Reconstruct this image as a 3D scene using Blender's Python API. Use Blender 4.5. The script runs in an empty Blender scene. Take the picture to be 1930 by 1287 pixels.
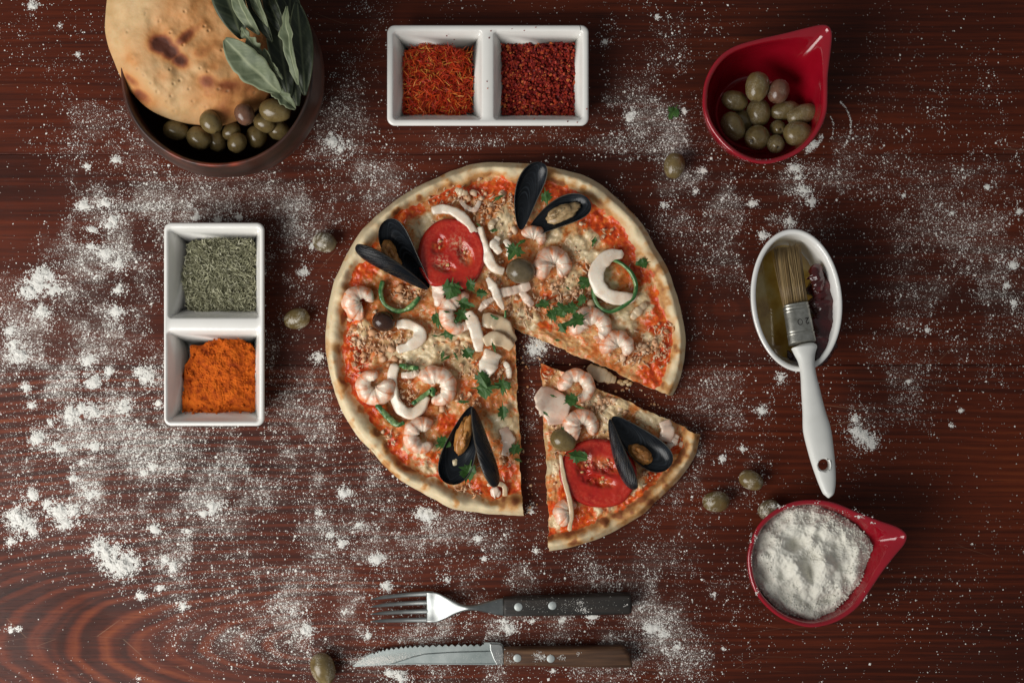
import bpy, bmesh, math, random
import numpy as np
from mathutils import Vector, Matrix

random.seed(7)
RS = np.random.RandomState(11)
scene = bpy.context.scene

# ------------------------------------------------------------------ camera, world, light, exposure
S = 0.0004            # metres of table per photograph pixel
D = 1.0               # camera height above the table
cam_d = bpy.data.cameras.new('camera')
cam = bpy.data.objects.new('camera', cam_d)
scene.collection.objects.link(cam)
cam.location = (0, 0, D)
cam_d.sensor_width = 36.0
cam_d.lens = 36.0 * D / (1930 * S)
cam_d.clip_start = 0.01
cam_d.clip_end = 50
scene.camera = cam

world = bpy.data.worlds.new('World')
scene.world = world
world.use_nodes = True
bg = world.node_tree.nodes['Background']
bg.inputs[0].default_value = (0.93, 0.97, 1.0, 1)
bg.inputs[1].default_value = 0.185

def area(name, loc, target, sx, sy, power, col):
    l = bpy.data.lights.new(name, 'AREA')
    l.shape = 'RECTANGLE'
    l.size, l.size_y, l.energy, l.color = sx, sy, power, col
    o = bpy.data.objects.new(name, l)
    l.spread = math.radians(115)
    o.location = loc
    d = Vector(target) - Vector(loc)
    o.rotation_euler = d.to_track_quat('-Z', 'Y').to_euler()
    scene.collection.objects.link(o)
    return o
area('window_light', (-0.92, -0.56, 0.80), (-0.27, -0.02, 0.0), 0.98, 1.05, 9.8, (1.0, 0.975, 0.935))

vs = scene.view_settings
vs.view_transform = 'Standard'
vs.look = 'None'
vs.exposure = 0.0
vs.gamma = 1.0
scene.render.engine = 'CYCLES'

# ------------------------------------------------------------------ helpers
COL = scene.collection
ORG = {}

def W(px, py, z=0.0):
    """photograph pixel + height -> world point (numpy friendly)"""
    k = S * (D - z)/D
    return np.stack(np.broadcast_arrays((px - 965.0)*k, (643.5 - py)*k, z + 0.0*px), axis=-1)

def P3(px, py, z=0.0):
    v = W(np.float64(px), np.float64(py), np.float64(z))
    return np.array([float(v[0]), float(v[1]), float(v[2])])

def _h(ix, iy, seed):
    n = (ix.astype(np.int64)*374761393 + iy.astype(np.int64)*668265263 + seed*974634777) & 0xffffffff
    n = ((n ^ (n >> 13))*1274126177) & 0xffffffff
    n = ((n ^ (n >> 15))*2246822519) & 0xffffffff
    return ((n ^ (n >> 16)) & 0xffff)/65535.0

def vnoise(x, y, seed=0):
    x = np.asarray(x, float); y = np.asarray(y, float)
    ix = np.floor(x); iy = np.floor(y)
    fx = x-ix; fy = y-iy
    fx = fx*fx*(3-2*fx); fy = fy*fy*(3-2*fy)
    a = _h(ix, iy, seed); b = _h(ix+1, iy, seed); c = _h(ix, iy+1, seed); d = _h(ix+1, iy+1, seed)
    return (a*(1-fx)+b*fx)*(1-fy) + (c*(1-fx)+d*fx)*fy

def fbm(x, y, octv=4, seed=0):
    s = 0; a = 0.5; t = 0
    for o in range(octv):
        s = s + a*vnoise(x*2**o + 17.3*o, y*2**o - 9.1*o, seed+o*31)
        t += a; a *= 0.5
    return s/t

def sstep(a, b, x):
    t = np.clip((x-a)/(b-a), 0, 1)
    return t*t*(3-2*t)

def catmull(pts, n, closed=False):
    p = np.array(pts, float)
    if p.ndim == 1: p = p[:, None]
    m = len(p)
    if closed:
        q = np.vstack([p[-1], p, p[0], p[1]]); segs = m
        t = np.linspace(0, segs, n, endpoint=False)
    else:
        q = np.vstack([2*p[0]-p[1], p, 2*p[-1]-p[-2]]); segs = m-1
        t = np.linspace(0, segs, n)
    i = np.minimum(t.astype(int), segs-1); f = (t-i)[:, None]
    a, b, c, d = q[i], q[i+1], q[i+2], q[i+3]
    return 0.5*((2*b) + (c-a)*f + (2*a-5*b+4*c-d)*f**2 + (3*b-a-3*c+d)*f**3)

def mesh_of(name, V, F):
    """V (n,3); F list of (m,k) int arrays, or list of polygons"""
    me = bpy.data.meshes.new(name)
    V = np.asarray(V, np.float32)
    if not isinstance(F, (list, tuple)): F = [F]
    arrs = []
    for f in F:
        f = np.asarray(f, np.int32)
        if f.ndim == 1: f = f[None, :]
        if f.size: arrs.append(f)
    me.vertices.add(len(V)); me.vertices.foreach_set('co', V.ravel())
    li = np.concatenate([a.ravel() for a in arrs])
    cnt = np.concatenate([np.full(len(a), a.shape[1], np.int32) for a in arrs])
    st = np.concatenate([[0], np.cumsum(cnt)[:-1]]).astype(np.int32)
    me.loops.add(len(li)); me.loops.foreach_set('vertex_index', li)
    me.polygons.add(len(cnt)); me.polygons.foreach_set('loop_start', st)
    me.update(calc_edges=True); me.validate()
    return me

def wloc(o):
    return np.zeros(3) if o is None else ORG[o.name]

def setp(o, label=None, cat=None, group=None, kind=None):
    if label: o['label'] = label
    if cat: o['category'] = cat
    if group: o['group'] = group
    if kind: o['kind'] = kind
    return o

def thing(name, origin, label, cat, group=None):
    o = bpy.data.objects.new(name, None)
    COL.objects.link(o)
    o.empty_display_size = 0.01
    o.location = tuple(origin)
    ORG[o.name] = np.array(origin, float)
    return setp(o, label, cat, group)

def build(name, V, F, mat, parent=None, attrs=None, smooth=True, label=None, cat=None, group=None, kind=None, origin=None, mats=None, midx=None, mesh=None):
    V = np.asarray(V, float)
    if origin is None:
        origin = wloc(parent) if parent is not None else np.array([V[:, 0].mean(), V[:, 1].mean(), V[:, 2].min()])
    me = mesh_of(name, V - origin, F)
    for ml in (mats or [mat]): me.materials.append(ml)
    if midx is not None: me.polygons.foreach_set('material_index', np.asarray(midx, np.int32))
    me.polygons.foreach_set('use_smooth', np.full(len(me.polygons), smooth))
    for k, v in (attrs or {}).items():
        at = me.attributes.new(k, 'FLOAT', 'POINT')
        at.data.foreach_set('value', np.asarray(v, np.float32))
    o = bpy.data.objects.new(name, me)
    COL.objects.link(o)
    if parent is None:
        o.location = tuple(origin)
    else:
        o.parent = parent
        o.location = tuple(np.asarray(origin) - wloc(parent))
    ORG[o.name] = np.array(origin, float)
    return setp(o, label, cat, group, kind)

def grid_faces(n, m, wrap=False, off=0):
    """n rows of m points; wrap joins last column to first"""
    i = np.arange(n-1)[:, None]; j = np.arange(m if wrap else m-1)[None, :]
    a = i*m + j; b = i*m + (j+1) % m; c = (i+1)*m + (j+1) % m; d = (i+1)*m + j
    return np.stack([a, b, c, d], -1).reshape(-1, 4) + off

def loft(R, cap0=True, cap1=True):
    R = np.asarray(R, float)
    k, n, _ = R.shape
    F = [grid_faces(k, n, True)]
    if cap0: F.append(np.arange(n)[::-1])
    if cap1: F.append(np.arange(n) + (k-1)*n)
    return R.reshape(-1, 3), F

def sweep(path, wid, thk, n=14, up=(0, 0, 1), closed=False, round_ends=0.0, pw=1.0, seed=None, amp=0.0):
    """tube along path; wid half width sideways, thk half thickness along the up side"""
    p = np.asarray(path, float); m = len(p)
    wid = np.broadcast_to(np.asarray(wid, float), (m,)).copy()
    thk = np.broadcast_to(np.asarray(thk, float), (m,)).copy()
    if closed: t = np.roll(p, -1, 0) - np.roll(p, 1, 0)
    else: t = np.gradient(p, axis=0)
    t /= np.linalg.norm(t, axis=1)[:, None] + 1e-12
    up = np.broadcast_to(np.asarray(up, float), (m, 3))
    s = np.cross(up, t); s /= np.linalg.norm(s, axis=1)[:, None] + 1e-12
    u = np.cross(t, s)
    if round_ends > 0 and not closed:
        L = np.concatenate([[0], np.cumsum(np.linalg.norm(np.diff(p, axis=0), axis=1))])
        e = np.minimum(L, L[-1]-L)/round_ends
        k = np.sqrt(np.clip(1-(1-np.clip(e, 0.02, 1))**2, 0, 1))
        wid *= k; thk *= k
    a = np.linspace(0, 2*np.pi, n, endpoint=False)
    ca = np.sign(np.cos(a))*np.abs(np.cos(a))**pw; sa = np.sign(np.sin(a))*np.abs(np.sin(a))**pw
    w2 = wid[:, None]*ca[None]; h2 = thk[:, None]*sa[None]
    if seed is not None:
        L = np.concatenate([[0], np.cumsum(np.linalg.norm(np.diff(p, axis=0), axis=1))])
        nz = fbm(L[:, None]/0.004 + 0*a[None], (np.cos(a)*1.3+3)[None] + 0*L[:, None], 3, seed) + \
             fbm(L[:, None]/0.004 + 0*a[None], (np.sin(a)*1.3+9)[None] + 0*L[:, None], 3, seed+5) - 1
        w2 = w2*(1+amp*2*nz); h2 = h2*(1+amp*2*nz)
    R = p[:, None, :] + s[:, None, :]*w2[..., None] + u[:, None, :]*h2[..., None]
    if closed:
        R = np.concatenate([R, R[:1]], 0)
        V = R[:-1].reshape(-1, 3)
        F = grid_faces(m+1, n, True) % (m*n)
        return V, [F]
    return loft(R)

def join(parts):
    Vs, Fs, o = [], [], 0
    for V, F in parts:
        Vs.append(np.asarray(V))
        for f in (F if isinstance(F, list) else [F]):
            Fs.append(np.asarray(f) + o)
        o += len(V)
    return np.vstack(Vs), Fs

def blob(c, axes, seed=0, amp=0.15, freq=2.0, nu=22, nv=14):
    """lumpy ellipsoid; axes = 3 vectors"""
    u = np.linspace(0, 2*np.pi, nu, endpoint=False); v = np.linspace(0.04, np.pi-0.04, nv)
    d = np.stack([np.sin(v)[:, None]*np.cos(u)[None], np.sin(v)[:, None]*np.sin(u)[None], np.cos(v)[:, None]+0*u[None]], -1)
    nz = fbm(d[..., 0]*freq+5, d[..., 1]*freq+d[..., 2]*freq*1.7+5, 3, seed) - 0.5
    r = 1 + amp*2*nz
    R = np.asarray(c) + (d*r[..., None]) @ np.asarray(axes, float)
    return loft(R)

def inset(ring, dist):
    """move a closed horizontal ring inward by dist (metres)"""
    t = np.roll(ring, -1, 0) - np.roll(ring, 1, 0)
    n = np.stack([-t[:, 1], t[:, 0], 0*t[:, 0]], -1)
    n /= np.linalg.norm(n, axis=1)[:, None] + 1e-12
    ar = np.sum(ring[:, 0]*np.roll(ring[:, 1], -1) - np.roll(ring[:, 0], -1)*ring[:, 1])
    if ar < 0: n = -n
    return ring + n*dist

def rrect(cx, cy, hx, hy, r, n=10):
    pts = []
    for (sx, sy, a0) in ((1, 1, 0), (-1, 1, 90), (-1, -1, 180), (1, -1, 270)):
        for k in range(n+1):
            a = math.radians(a0 + 90*k/n)
            pts.append((cx + sx*(hx-r) + r*math.cos(a), cy + sy*(hy-r) + r*math.sin(a)))
    return np.array(pts)

def prism(outline, z0, z1, bev=0.0, seg=3):
    """closed xy outline (world) extruded, top and bottom edges bevelled -> V,F"""
    bm = bmesh.new()
    vb = [bm.verts.new((x, y, z0)) for x, y in outline]
    f = bm.faces.new(vb)
    r = bmesh.ops.extrude_face_region(bm, geom=[f])
    for v in [e for e in r['geom'] if isinstance(e, bmesh.types.BMVert)]: v.co.z = z1
    bmesh.ops.recalc_face_normals(bm, faces=bm.faces[:])
    if bev > 0:
        ed = [e for e in bm.edges if abs(e.verts[0].co.z - e.verts[1].co.z) < 1e-7]
        bmesh.ops.bevel(bm, geom=ed, offset=bev, segments=seg, profile=0.5, affect='EDGES')
    bmesh.ops.triangulate(bm, faces=[f for f in bm.faces if len(f.verts) > 4])
    bm.verts.index_update()
    V = np.array([v.co[:] for v in bm.verts])
    t = [[v.index for v in f.verts] for f in bm.faces if len(f.verts) == 3]
    q = [[v.index for v in f.verts] for f in bm.faces if len(f.verts) == 4]
    bm.free()
    F = []
    if t: F.append(np.array(t))
    if q: F.append(np.array(q))
    return V, F

def shards(C, Dv, L, Wd, bend, seed=0, nside=3, flat=1.0):
    """many bent slivers: centres, unit directions, lengths, half widths -> V,F,id"""
    r = np.random.RandomState(seed)
    n = len(C)
    ref = r.normal(size=(n, 3)); s = np.cross(Dv, ref); s /= np.linalg.norm(s, axis=1)[:, None]
    u = np.cross(Dv, s)
    a = np.linspace(0, 2*np.pi, nside, endpoint=False)
    rings = []
    for k, (t, w) in enumerate(((-0.5, 0.35), (-0.1, 1.0), (0.25, 0.9), (0.5, 0.25))):
        c = C + Dv*(L*t)[:, None] + s*(bend*L*(0.25-t*t)*1.6)[:, None]
        ring = c[:, None] + (Wd*w)[:, None, None]*(s[:, None]*np.cos(a)[None, :, None] + flat*u[:, None]*np.sin(a)[None, :, None])
        rings.append(ring)
    R = np.stack(rings, 1)                       # n,4,ns,3
    V = R.reshape(-1, 3)
    f = grid_faces(4, nside, True)
    q = (f[None] + (np.arange(n)*4*nside)[:, None, None]).reshape(-1, 4)
    cap = np.concatenate([np.arange(nside)[::-1][None], (np.arange(nside)+3*nside)[None]])
    cp = (cap[None] + (np.arange(n)*4*nside)[:, None, None]).reshape(-1, nside)
    return V, [q, cp], np.repeat(np.arange(n), 4*nside)

def flakes(C, R, seed=0, k=6, flat=0.25, tilt=0.5):
    """many irregular thin chips"""
    r = np.random.RandomState(seed); n = len(C)
    a = np.linspace(0, 2*np.pi, k, endpoint=False)
    rad = R[:, None]*(0.6+0.6*r.rand(n, k))
    nrm = np.stack([r.normal(size=n)*tilt, r.normal(size=n)*tilt, np.ones(n)], -1); nrm /= np.linalg.norm(nrm, axis=1)[:, None]
    ref = r.normal(size=(n, 3)); s = np.cross(nrm, ref); s /= np.linalg.norm(s, axis=1)[:, None]; u = np.cross(nrm, s)
    ring = s[:, None]*(rad*np.cos(a))[..., None] + u[:, None]*(rad*np.sin(a))[..., None]
    up = nrm[:, None]*(R*flat)[:, None, None]
    V = np.concatenate([C[:, None]+ring*1.0-up, C[:, None]+ring*0.85+up], 1).reshape(-1, 3)
    f = grid_faces(2, k, True)
    q = (f[None] + (np.arange(n)*2*k)[:, None, None]).reshape(-1, 4)
    cp = (np.stack([np.arange(k)[::-1], np.arange(k)+k])[None] + (np.arange(n)*2*k)[:, None, None]).reshape(-1, k)
    return V, [q, cp], np.repeat(np.arange(n), 2*k)

def grains(C, R, seed=0, h=0.8):
    """tiny powder grains: open pyramids of 4 triangles"""
    r = np.random.RandomState(seed); n = len(C)
    a0 = r.rand(n)*6.28
    V = np.empty((n, 5, 3))
    for k in range(4):
        rk = R*(0.7+0.6*r.rand(n))
        V[:, k, 0] = C[:, 0]+rk*np.cos(a0+k*1.5708); V[:, k, 1] = C[:, 1]+rk*np.sin(a0+k*1.5708); V[:, k, 2] = C[:, 2]
    V[:, 4] = C; V[:, 4, 2] += R*h*(0.7+0.6*r.rand(n))
    f = np.array([[0, 1, 4], [1, 2, 4], [2, 3, 4], [3, 0, 4]])
    F = (f[None] + (np.arange(n)*5)[:, None, None]).reshape(-1, 3)
    return V.reshape(-1, 3), [F]

# ------------------------------------------------------------------ materials
class MB:
    def __init__(self, name):
        self.m = bpy.data.materials.new(name); self.m.use_nodes = True
        self.nt = self.m.node_tree; self.b = self.nt.nodes['Principled BSDF']
    def put(self, sock, v):
        if isinstance(v, bpy.types.NodeSocket): self.nt.links.new(v, sock)
        elif isinstance(v, (tuple, list)) and len(v) == 3 and sock.type == 'RGBA': sock.default_value = (*v, 1)
        else: sock.default_value = v
    def n(self, t, ins=None, out=0, **props):
        nd = self.nt.nodes.new(t)
        for k, v in props.items(): setattr(nd, k, v)
        for k, v in (ins or {}).items(): self.put(nd.inputs[k], v)
        return nd.outputs[out]
    def math(self, op, a, b=0.0, clamp=False):
        return self.n('ShaderNodeMath', {0: a, 1: b}, operation=op, use_clamp=clamp)
    def obj(self): return self.n('ShaderNodeTexCoord', out=3)
    def map(self, v, scale=(1, 1, 1), loc=(0, 0, 0)): return self.n('ShaderNodeMapping', {'Vector': v, 'Scale': scale, 'Location': loc})
    def noise(self, v, scale, detail=4, rough=0.55, out=0): return self.n('ShaderNodeTexNoise', {'Vector': v, 'Scale': scale, 'Detail': detail, 'Roughness': rough}, out=out)
    def ramp(self, f, stops, interp='LINEAR'):
        nd = self.nt.nodes.new('ShaderNodeValToRGB'); cr = nd.color_ramp; cr.interpolation = interp
        while len(cr.elements) < len(stops): cr.elements.new(0.5)
        for e, (p, c) in zip(cr.elements, stops):
            e.position = p; e.color = (*c, 1) if len(c) == 3 else c
        self.put(nd.inputs[0], f); return nd.outputs[0]
    def fac(self, f, a, b):                      # remap clamp
        return self.n('ShaderNodeMapRange', {0: f, 1: a, 2: b, 3: 0.0, 4: 1.0})
    def mix(self, f, a, b, blend='MIX'):
        nd = self.nt.nodes.new('ShaderNodeMix'); nd.data_type = 'RGBA'; nd.blend_type = blend
        self.put(nd.inputs[0], f); self.put(nd.inputs[6], a); self.put(nd.inputs[7], b); return nd.outputs[2]
    def attr(self, name): return self.n('ShaderNodeAttribute', out=2, attribute_name=name)
    def bump(self, h, strength=0.5, dist=0.001, nrm=None):
        d = {'Height': h, 'Strength': strength, 'Distance': dist}
        if nrm is not None: d['Normal'] = nrm
        return self.n('ShaderNodeBump', d)
    def set(self, **kw):
        for k, v in kw.items():
            self.put(self.b.inputs[{'color': 'Base Color', 'rough': 'Roughness', 'metal': 'Metallic', 'normal': 'Normal', 'spec': 'Specular IOR Level',
                                    'sss': 'Subsurface Weight', 'sssr': 'Subsurface Radius', 'ssss': 'Subsurface Scale', 'coat': 'Coat Weight', 'coatr': 'Coat Roughness',
                                    'trans': 'Transmission Weight', 'ior': 'IOR', 'sheen': 'Sheen Weight', 'alpha': 'Alpha'}[k]], v)
        return self.m

def simple(name, stops, scale, rough, bump=0.0, bscale=None, bdist=0.0005, sss=0.0, spec=0.5, coat=0.0, metal=0.0, detail=4, sssr=(1, .5, .3), ssss=0.002):
    b = MB(name); o = b.obj()
    c = b.ramp(b.noise(o, scale, detail), stops)
    kw = dict(color=c, rough=rough, spec=spec, coat=coat, metal=metal)
    if bump: kw['normal'] = b.bump(b.noise(o, bscale or scale*3, 4), bump, bdist)
    if sss: kw.update(sss=sss, sssr=sssr, ssss=ssss)
    return b.set(**kw)

def by_rnd(name, stops, rough=0.7, spec=0.3, fine=None):
    b = MB(name)
    c = b.ramp(b.attr('rnd'), stops)
    return b.set(color=c, rough=rough, spec=spec)

# wood of one plank; ring pattern round a tilted pith, in metres
def wood_plank(name, y0, x0, slope, spacing, knot=None, red=1.0, seed=0, amp=1.0):
    b = MB(name); o = b.obj()
    sx = b.n('ShaderNodeSeparateXYZ', {0: o})
    nd = sx.node; x, y = nd.outputs[0], nd.outputs[1]
    warp = b.noise(b.map(o, (3.0, 9.0, 1), (seed, seed*2.3, 0)), 1.0, 3, 0.5)
    wob = b.noise(b.map(o, (25, 120, 1), (seed*3, 0, 0)), 1.0, 2)
    dy = b.math('SUBTRACT', y, y0); dx = b.math('MULTIPLY', b.math('MINIMUM', b.math('SUBTRACT', x, x0), 0.0), slope)
    r = b.math('SQRT', b.math('ADD', b.math('MULTIPLY', dy, dy), b.math('MULTIPLY', dx, dx)))
    r = b.math('ADD', r, b.math('MULTIPLY', warp, 0.030))
    r = b.math('ADD', r, b.math('MULTIPLY', wob, 0.0016))
    if knot:
        kx, ky, ks = knot
        ax = b.math('SUBTRACT', x, kx); ay = b.math('MULTIPLY', b.math('SUBTRACT', y, ky), 1.6)
        d2 = b.math('ADD', b.math('MULTIPLY', ax, ax), b.math('MULTIPLY', ay, ay))
        g = b.math('EXPONENT', b.math('MULTIPLY', d2, -1.0/(ks*ks)))
        r = b.math('ADD', r, b.math('MULTIPLY', g, 0.035))
    w = b.math('MULTIPLY', r, 1.0/spacing)
    band = b.n('ShaderNodeTexNoise', {'W': w, 'Scale': 1.0, 'Detail': 2.0, 'Roughness': 0.45}, noise_dimensions='1D')
    # growth ring: soft rise, sharper fall
    fr = b.math('FRACT', b.math('MULTIPLY', w, 0.62))
    saw = b.ramp(fr, [(0.0, (.05, .05, .05)), (0.45, (.10, .10, .10)), (0.66, (1, 1, 1)), (0.86, (.9, .9, .9)), (1.0, (.05, .05, .05))])
    bd = b.fac(band, 0.30, 0.70)
    f = b.math('ADD', b.math('MULTIPLY', saw, 0.62), b.math('MULTIPLY', bd, 0.42))
    f = b.math('ADD', b.math('MULTIPLY', b.math('SUBTRACT', f, 0.5), amp), 0.5)
    fade = b.n('ShaderNodeMapRange', {0: x, 1: -0.22, 2: 0.02, 3: 1.0, 4: 0.36 if amp >= .9 else 1.0})
    f = b.math('ADD', b.math('MULTIPLY', b.math("SUBTRACT", f, 0.5), b.math("MULTIPLY", fade, 0.56)), 0.5)
    fine = b.noise(b.map(o, (9, 420, 1)), 1.0, 5, 0.62)
    f = b.math('ADD', f, b.math('MULTIPLY', b.math('SUBTRACT', fine, 0.5), 0.62))
    big = b.noise(b.map(o, (3, 7, 1), (seed*5, 1, 0)), 1.0, 2)
    f = b.math('ADD', f, b.math('MULTIPLY', b.math('SUBTRACT', big, 0.5), 0.75))
    col = b.ramp(f, [(0.15, (0.018, 0.0062, 0.0042)), (0.42, (0.050, 0.0100, 0.0046)), (0.68, (0.116*red, 0.0205, 0.0070)), (0.95, (0.210*red, 0.047, 0.0130))])
    pores = b.fac(b.noise(b.map(o, (70, 1500, 1)), 1.0, 2), 0.62, 0.70)
    col = b.mix(b.math('MULTIPLY', pores, 0.55), col, (0.012, 0.006, 0.005))
    # hairline scratches and worn pale flecks
    scr = b.n('ShaderNodeTexVoronoi', {'Vector': b.map(o, (9, 55, 1), (seed, 0, 0)), 'Scale': 1.0}, feature='DISTANCE_TO_EDGE')
    sm = b.math('MULTIPLY', b.math('LESS_THAN', scr, 0.0035), b.fac(b.noise(o, 11, 2), 0.58, 0.66))
    col = b.mix(b.math('MULTIPLY', sm, 0.4), col, (0.30, 0.18, 0.11))
    dust = b.fac(b.noise(o, 16, 4), 0.45, 0.75)
    fl = b.math('POWER', b.math('MAXIMUM', b.math('SUBTRACT', b.attr('dust'), 0.06), 0.0), 1.35)
    fn = b.noise(o, 700, 3, 0.7); fn2 = b.noise(b.map(o, (60, 110, 1)), 1.0, 4, 0.65)
    film = b.math('MULTIPLY', fl, b.math('ADD', b.math('MULTIPLY', b.fac(fn, 0.50, 0.68), 0.72), 0.11))
    film = b.math('MULTIPLY', film, b.fac(fn2, 0.28, 0.66), True)
    col = b.mix(film, col, (0.80, 0.765, 0.69))
    rough = b.math('ADD', 0.40, b.math('MULTIPLY', dust, 0.2))
    rough = b.math('ADD', rough, b.math('MULTIPLY', film, 0.5))
    h = b.math('ADD', b.math('MULTIPLY', fine, 0.6), b.math('MULTIPLY', pores, -0.8))
    return b.set(color=col, rough=rough, spec=0.16, normal=b.bump(h, 0.28, 0.0004))

m_white = simple('white_ceramic', [(0.3, (0.80, 0.785, 0.74)), (0.7, (0.84, 0.825, 0.785))], 60, 0.16, 0.04, 300, coat=0.3)
m_white2 = simple('white_porcelain', [(0.3, (0.78, 0.77, 0.73)), (0.7, (0.82, 0.81, 0.78))], 60, 0.12, 0.04, 300, coat=0.4)
m_whitep = simple('white_plastic', [(0.3, (0.72, 0.72, 0.68)), (0.7, (0.78, 0.78, 0.74))], 90, 0.33, 0.12, 900, 0.0002)
m_red = simple('red_glaze', [(0.35, (0.26, 0.003, 0.011)), (0.7, (0.31, 0.0045, 0.015))], 50, 0.12, 0.12, 90, 0.0006, spec=0.5, coat=0.5)
m_flour = simple('flour', [(0.3, (0.80, 0.785, 0.735)), (0.7, (0.86, 0.845, 0.80))], 300, 0.95, 0.5, 1800, 0.0004, spec=0.1)
m_flour2 = simple('dimmed_flour', [(0.3, (0.66, 0.635, 0.555)), (0.7, (0.75, 0.73, 0.65))], 300, 0.95, 0.5, 1800, 0.0004, spec=0.1)  # creamier flour, its colour also darkened to stand in for dimmer light there
m_steel = simple('brushed_steel', [(0.3, (0.25, 0.265, 0.26)), (0.7, (0.37, 0.38, 0.37))], 120, 0.40, 0.06, 500, metal=1.0)
m_blade = simple('worn_blade_steel', [(0.3, (0.30, 0.345, 0.335)), (0.7, (0.47, 0.51, 0.495))], 70, 0.42, 0.06, 700, metal=1.0)
m_tin = simple('dull_tin', [(0.3, (0.30, 0.29, 0.25)), (0.7, (0.52, 0.51, 0.46))], 260, 0.40, 0.35, 800, 0.0003, metal=0.9)
m_rivet = simple('rivet_steel', [(0.3, (0.38, 0.42, 0.41)), (0.7, (0.55, 0.58, 0.56))], 300, 0.5, 0.1, metal=0.7)

def handle_wood(name, cols):
    b = MB(name); o = b.obj()
    f = b.noise(b.map(o, (18, 260, 260)), 1.0, 5, 0.6)
    return b.set(color=b.ramp(f, cols), rough=0.55, spec=0.35, normal=b.bump(f, 0.35, 0.0004))
m_hdark = handle_wood('blackened_wood', [(0.35, (0.012, 0.011, 0.010)), (0.6, (0.028, 0.022, 0.018)), (0.75, (0.07, 0.035, 0.02))])
m_hbrown = handle_wood('brown_wood', [(0.3, (0.030, 0.014, 0.008)), (0.55, (0.095, 0.045, 0.022)), (0.75, (0.20, 0.105, 0.052))])

def clay():
    b = MB('dark_lacquered_clay'); o = b.obj()
    sep = b.n('ShaderNodeSeparateXYZ', {0: o}).node
    f = b.noise(b.map(o, (18, 18, 90)), 1.0, 4)
    c = b.ramp(f, [(0.36, (0.022, 0.012, 0.009)), (0.55, (0.055, 0.020, 0.013)), (0.75, (0.13, 0.040, 0.020))])
    band = b.math('MULTIPLY', b.fac(sep.outputs[2], 0.0765, 0.080), b.fac(b.noise(o, 22, 3), 0.54, 0.63))
    c = b.mix(band, c, (0.30, 0.050, 0.022))
    return b.set(color=c, rough=b.math('ADD', 0.25, b.math('MULTIPLY', b.noise(o, 60), 0.3)), spec=0.5, normal=b.bump(f, 0.3, 0.001))
m_clay = clay()

def bread():
    b = MB('baked_flatbread'); o = b.obj()
    br = b.attr('brown'); pit = b.attr('pit')
    n1 = b.noise(o, 20, 4, 0.5); n2 = b.noise(o, 120, 4)
    base = b.ramp(n2, [(0.3, (0.52, 0.32, 0.14)), (0.7, (0.63, 0.43, 0.225))])
    k = b.math('ADD', br, b.math('MULTIPLY', b.math('SUBTRACT', n1, 0.375), 2.5))
    k = b.math('ADD', k, b.math('MULTIPLY', b.math('SUBTRACT', n2, 0.5), 0.35))
    c = b.mix(b.fac(k, 0.0, 0.55), base, (0.54, 0.235, 0.075))
    c = b.mix(b.fac(k, 0.50, 0.80), c, (0.27, 0.075, 0.024))
    c = b.mix(b.fac(k, 0.80, 1.15), c, (0.085, 0.022, 0.011))
    c = b.mix(b.math('MULTIPLY', pit, 0.7), c, (0.30, 0.22, 0.13))
    return b.set(color=c, rough=0.62, spec=0.3, sss=0.05, ssss=0.002, normal=b.bump(b.noise(o, 500, 4), 0.35, 0.0006))
m_bread = bread()

def olive_mat(name, c1, c2, c3):
    b = MB(name); o = b.obj()
    rnd = b.n('ShaderNodeObjectInfo', out=5)
    sep = b.n('ShaderNodeSeparateXYZ', {0: o}).node
    n1 = b.noise(o, 130, 4); n2 = b.noise(o, 700, 3)
    c = b.ramp(n1, [(0.3, c1), (0.55, c2), (0.75, c3)])
    c = b.mix(b.math('MULTIPLY', rnd, 0.45), c, c1)
    c = b.mix(b.math('MULTIPLY', b.fac(n2, 0.60, 0.68), 0.5), c, (0.055, 0.035, 0.015))
    c = b.mix(b.attr('scar'), c, (0.030, 0.018, 0.010))
    fl = b.math('MULTIPLY', b.attr('dust'), b.fac(b.noise(o, 900, 3), 0.40, 0.62))
    c = b.mix(fl, c, (0.62, 0.58, 0.48))
    rough = b.math('ADD', 0.20, b.math('MULTIPLY', fl, 0.6))
    return b.set(color=c, rough=rough, spec=0.5, sss=0.10, sssr=(1, .7, .2), ssss=0.003, normal=b.bump(n1, 0.25, 0.0009))
m_olive = olive_mat('green_olive', (0.110, 0.074, 0.026), (0.190, 0.136, 0.054), (0.265, 0.200, 0.092))
m_olive_r = olive_mat('reddish_olive', (0.10, 0.045, 0.026), (0.165, 0.080, 0.050), (0.20, 0.125, 0.075))
m_olive_k = olive_mat('dark_olive', (0.030, 0.012, 0.008), (0.055, 0.022, 0.013), (0.11, 0.050, 0.028))
m_olive_g = olive_mat('grey_olive', (0.10, 0.075, 0.040), (0.16, 0.120, 0.070), (0.22, 0.17, 0.10))

def leaf_mat(name, c1, c2, rib, rough=0.5):
    b = MB(name); o = b.obj()
    c = b.ramp(b.noise(o, 90, 4), [(0.3, c1), (0.7, c2)])
    c = b.mix(b.attr('rib'), c, rib)
    return b.set(color=c, rough=rough, spec=0.35, normal=b.bump(b.noise(o, 420, 3), 0.3, 0.0005))
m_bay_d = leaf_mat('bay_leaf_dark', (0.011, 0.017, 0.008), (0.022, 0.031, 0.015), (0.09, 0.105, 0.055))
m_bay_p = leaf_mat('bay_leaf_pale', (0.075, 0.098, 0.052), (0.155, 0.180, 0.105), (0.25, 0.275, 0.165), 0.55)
m_parsley = leaf_mat('parsley_leaf', (0.014, 0.050, 0.008), (0.045, 0.115, 0.020), (0.10, 0.20, 0.045), 0.5)

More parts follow.
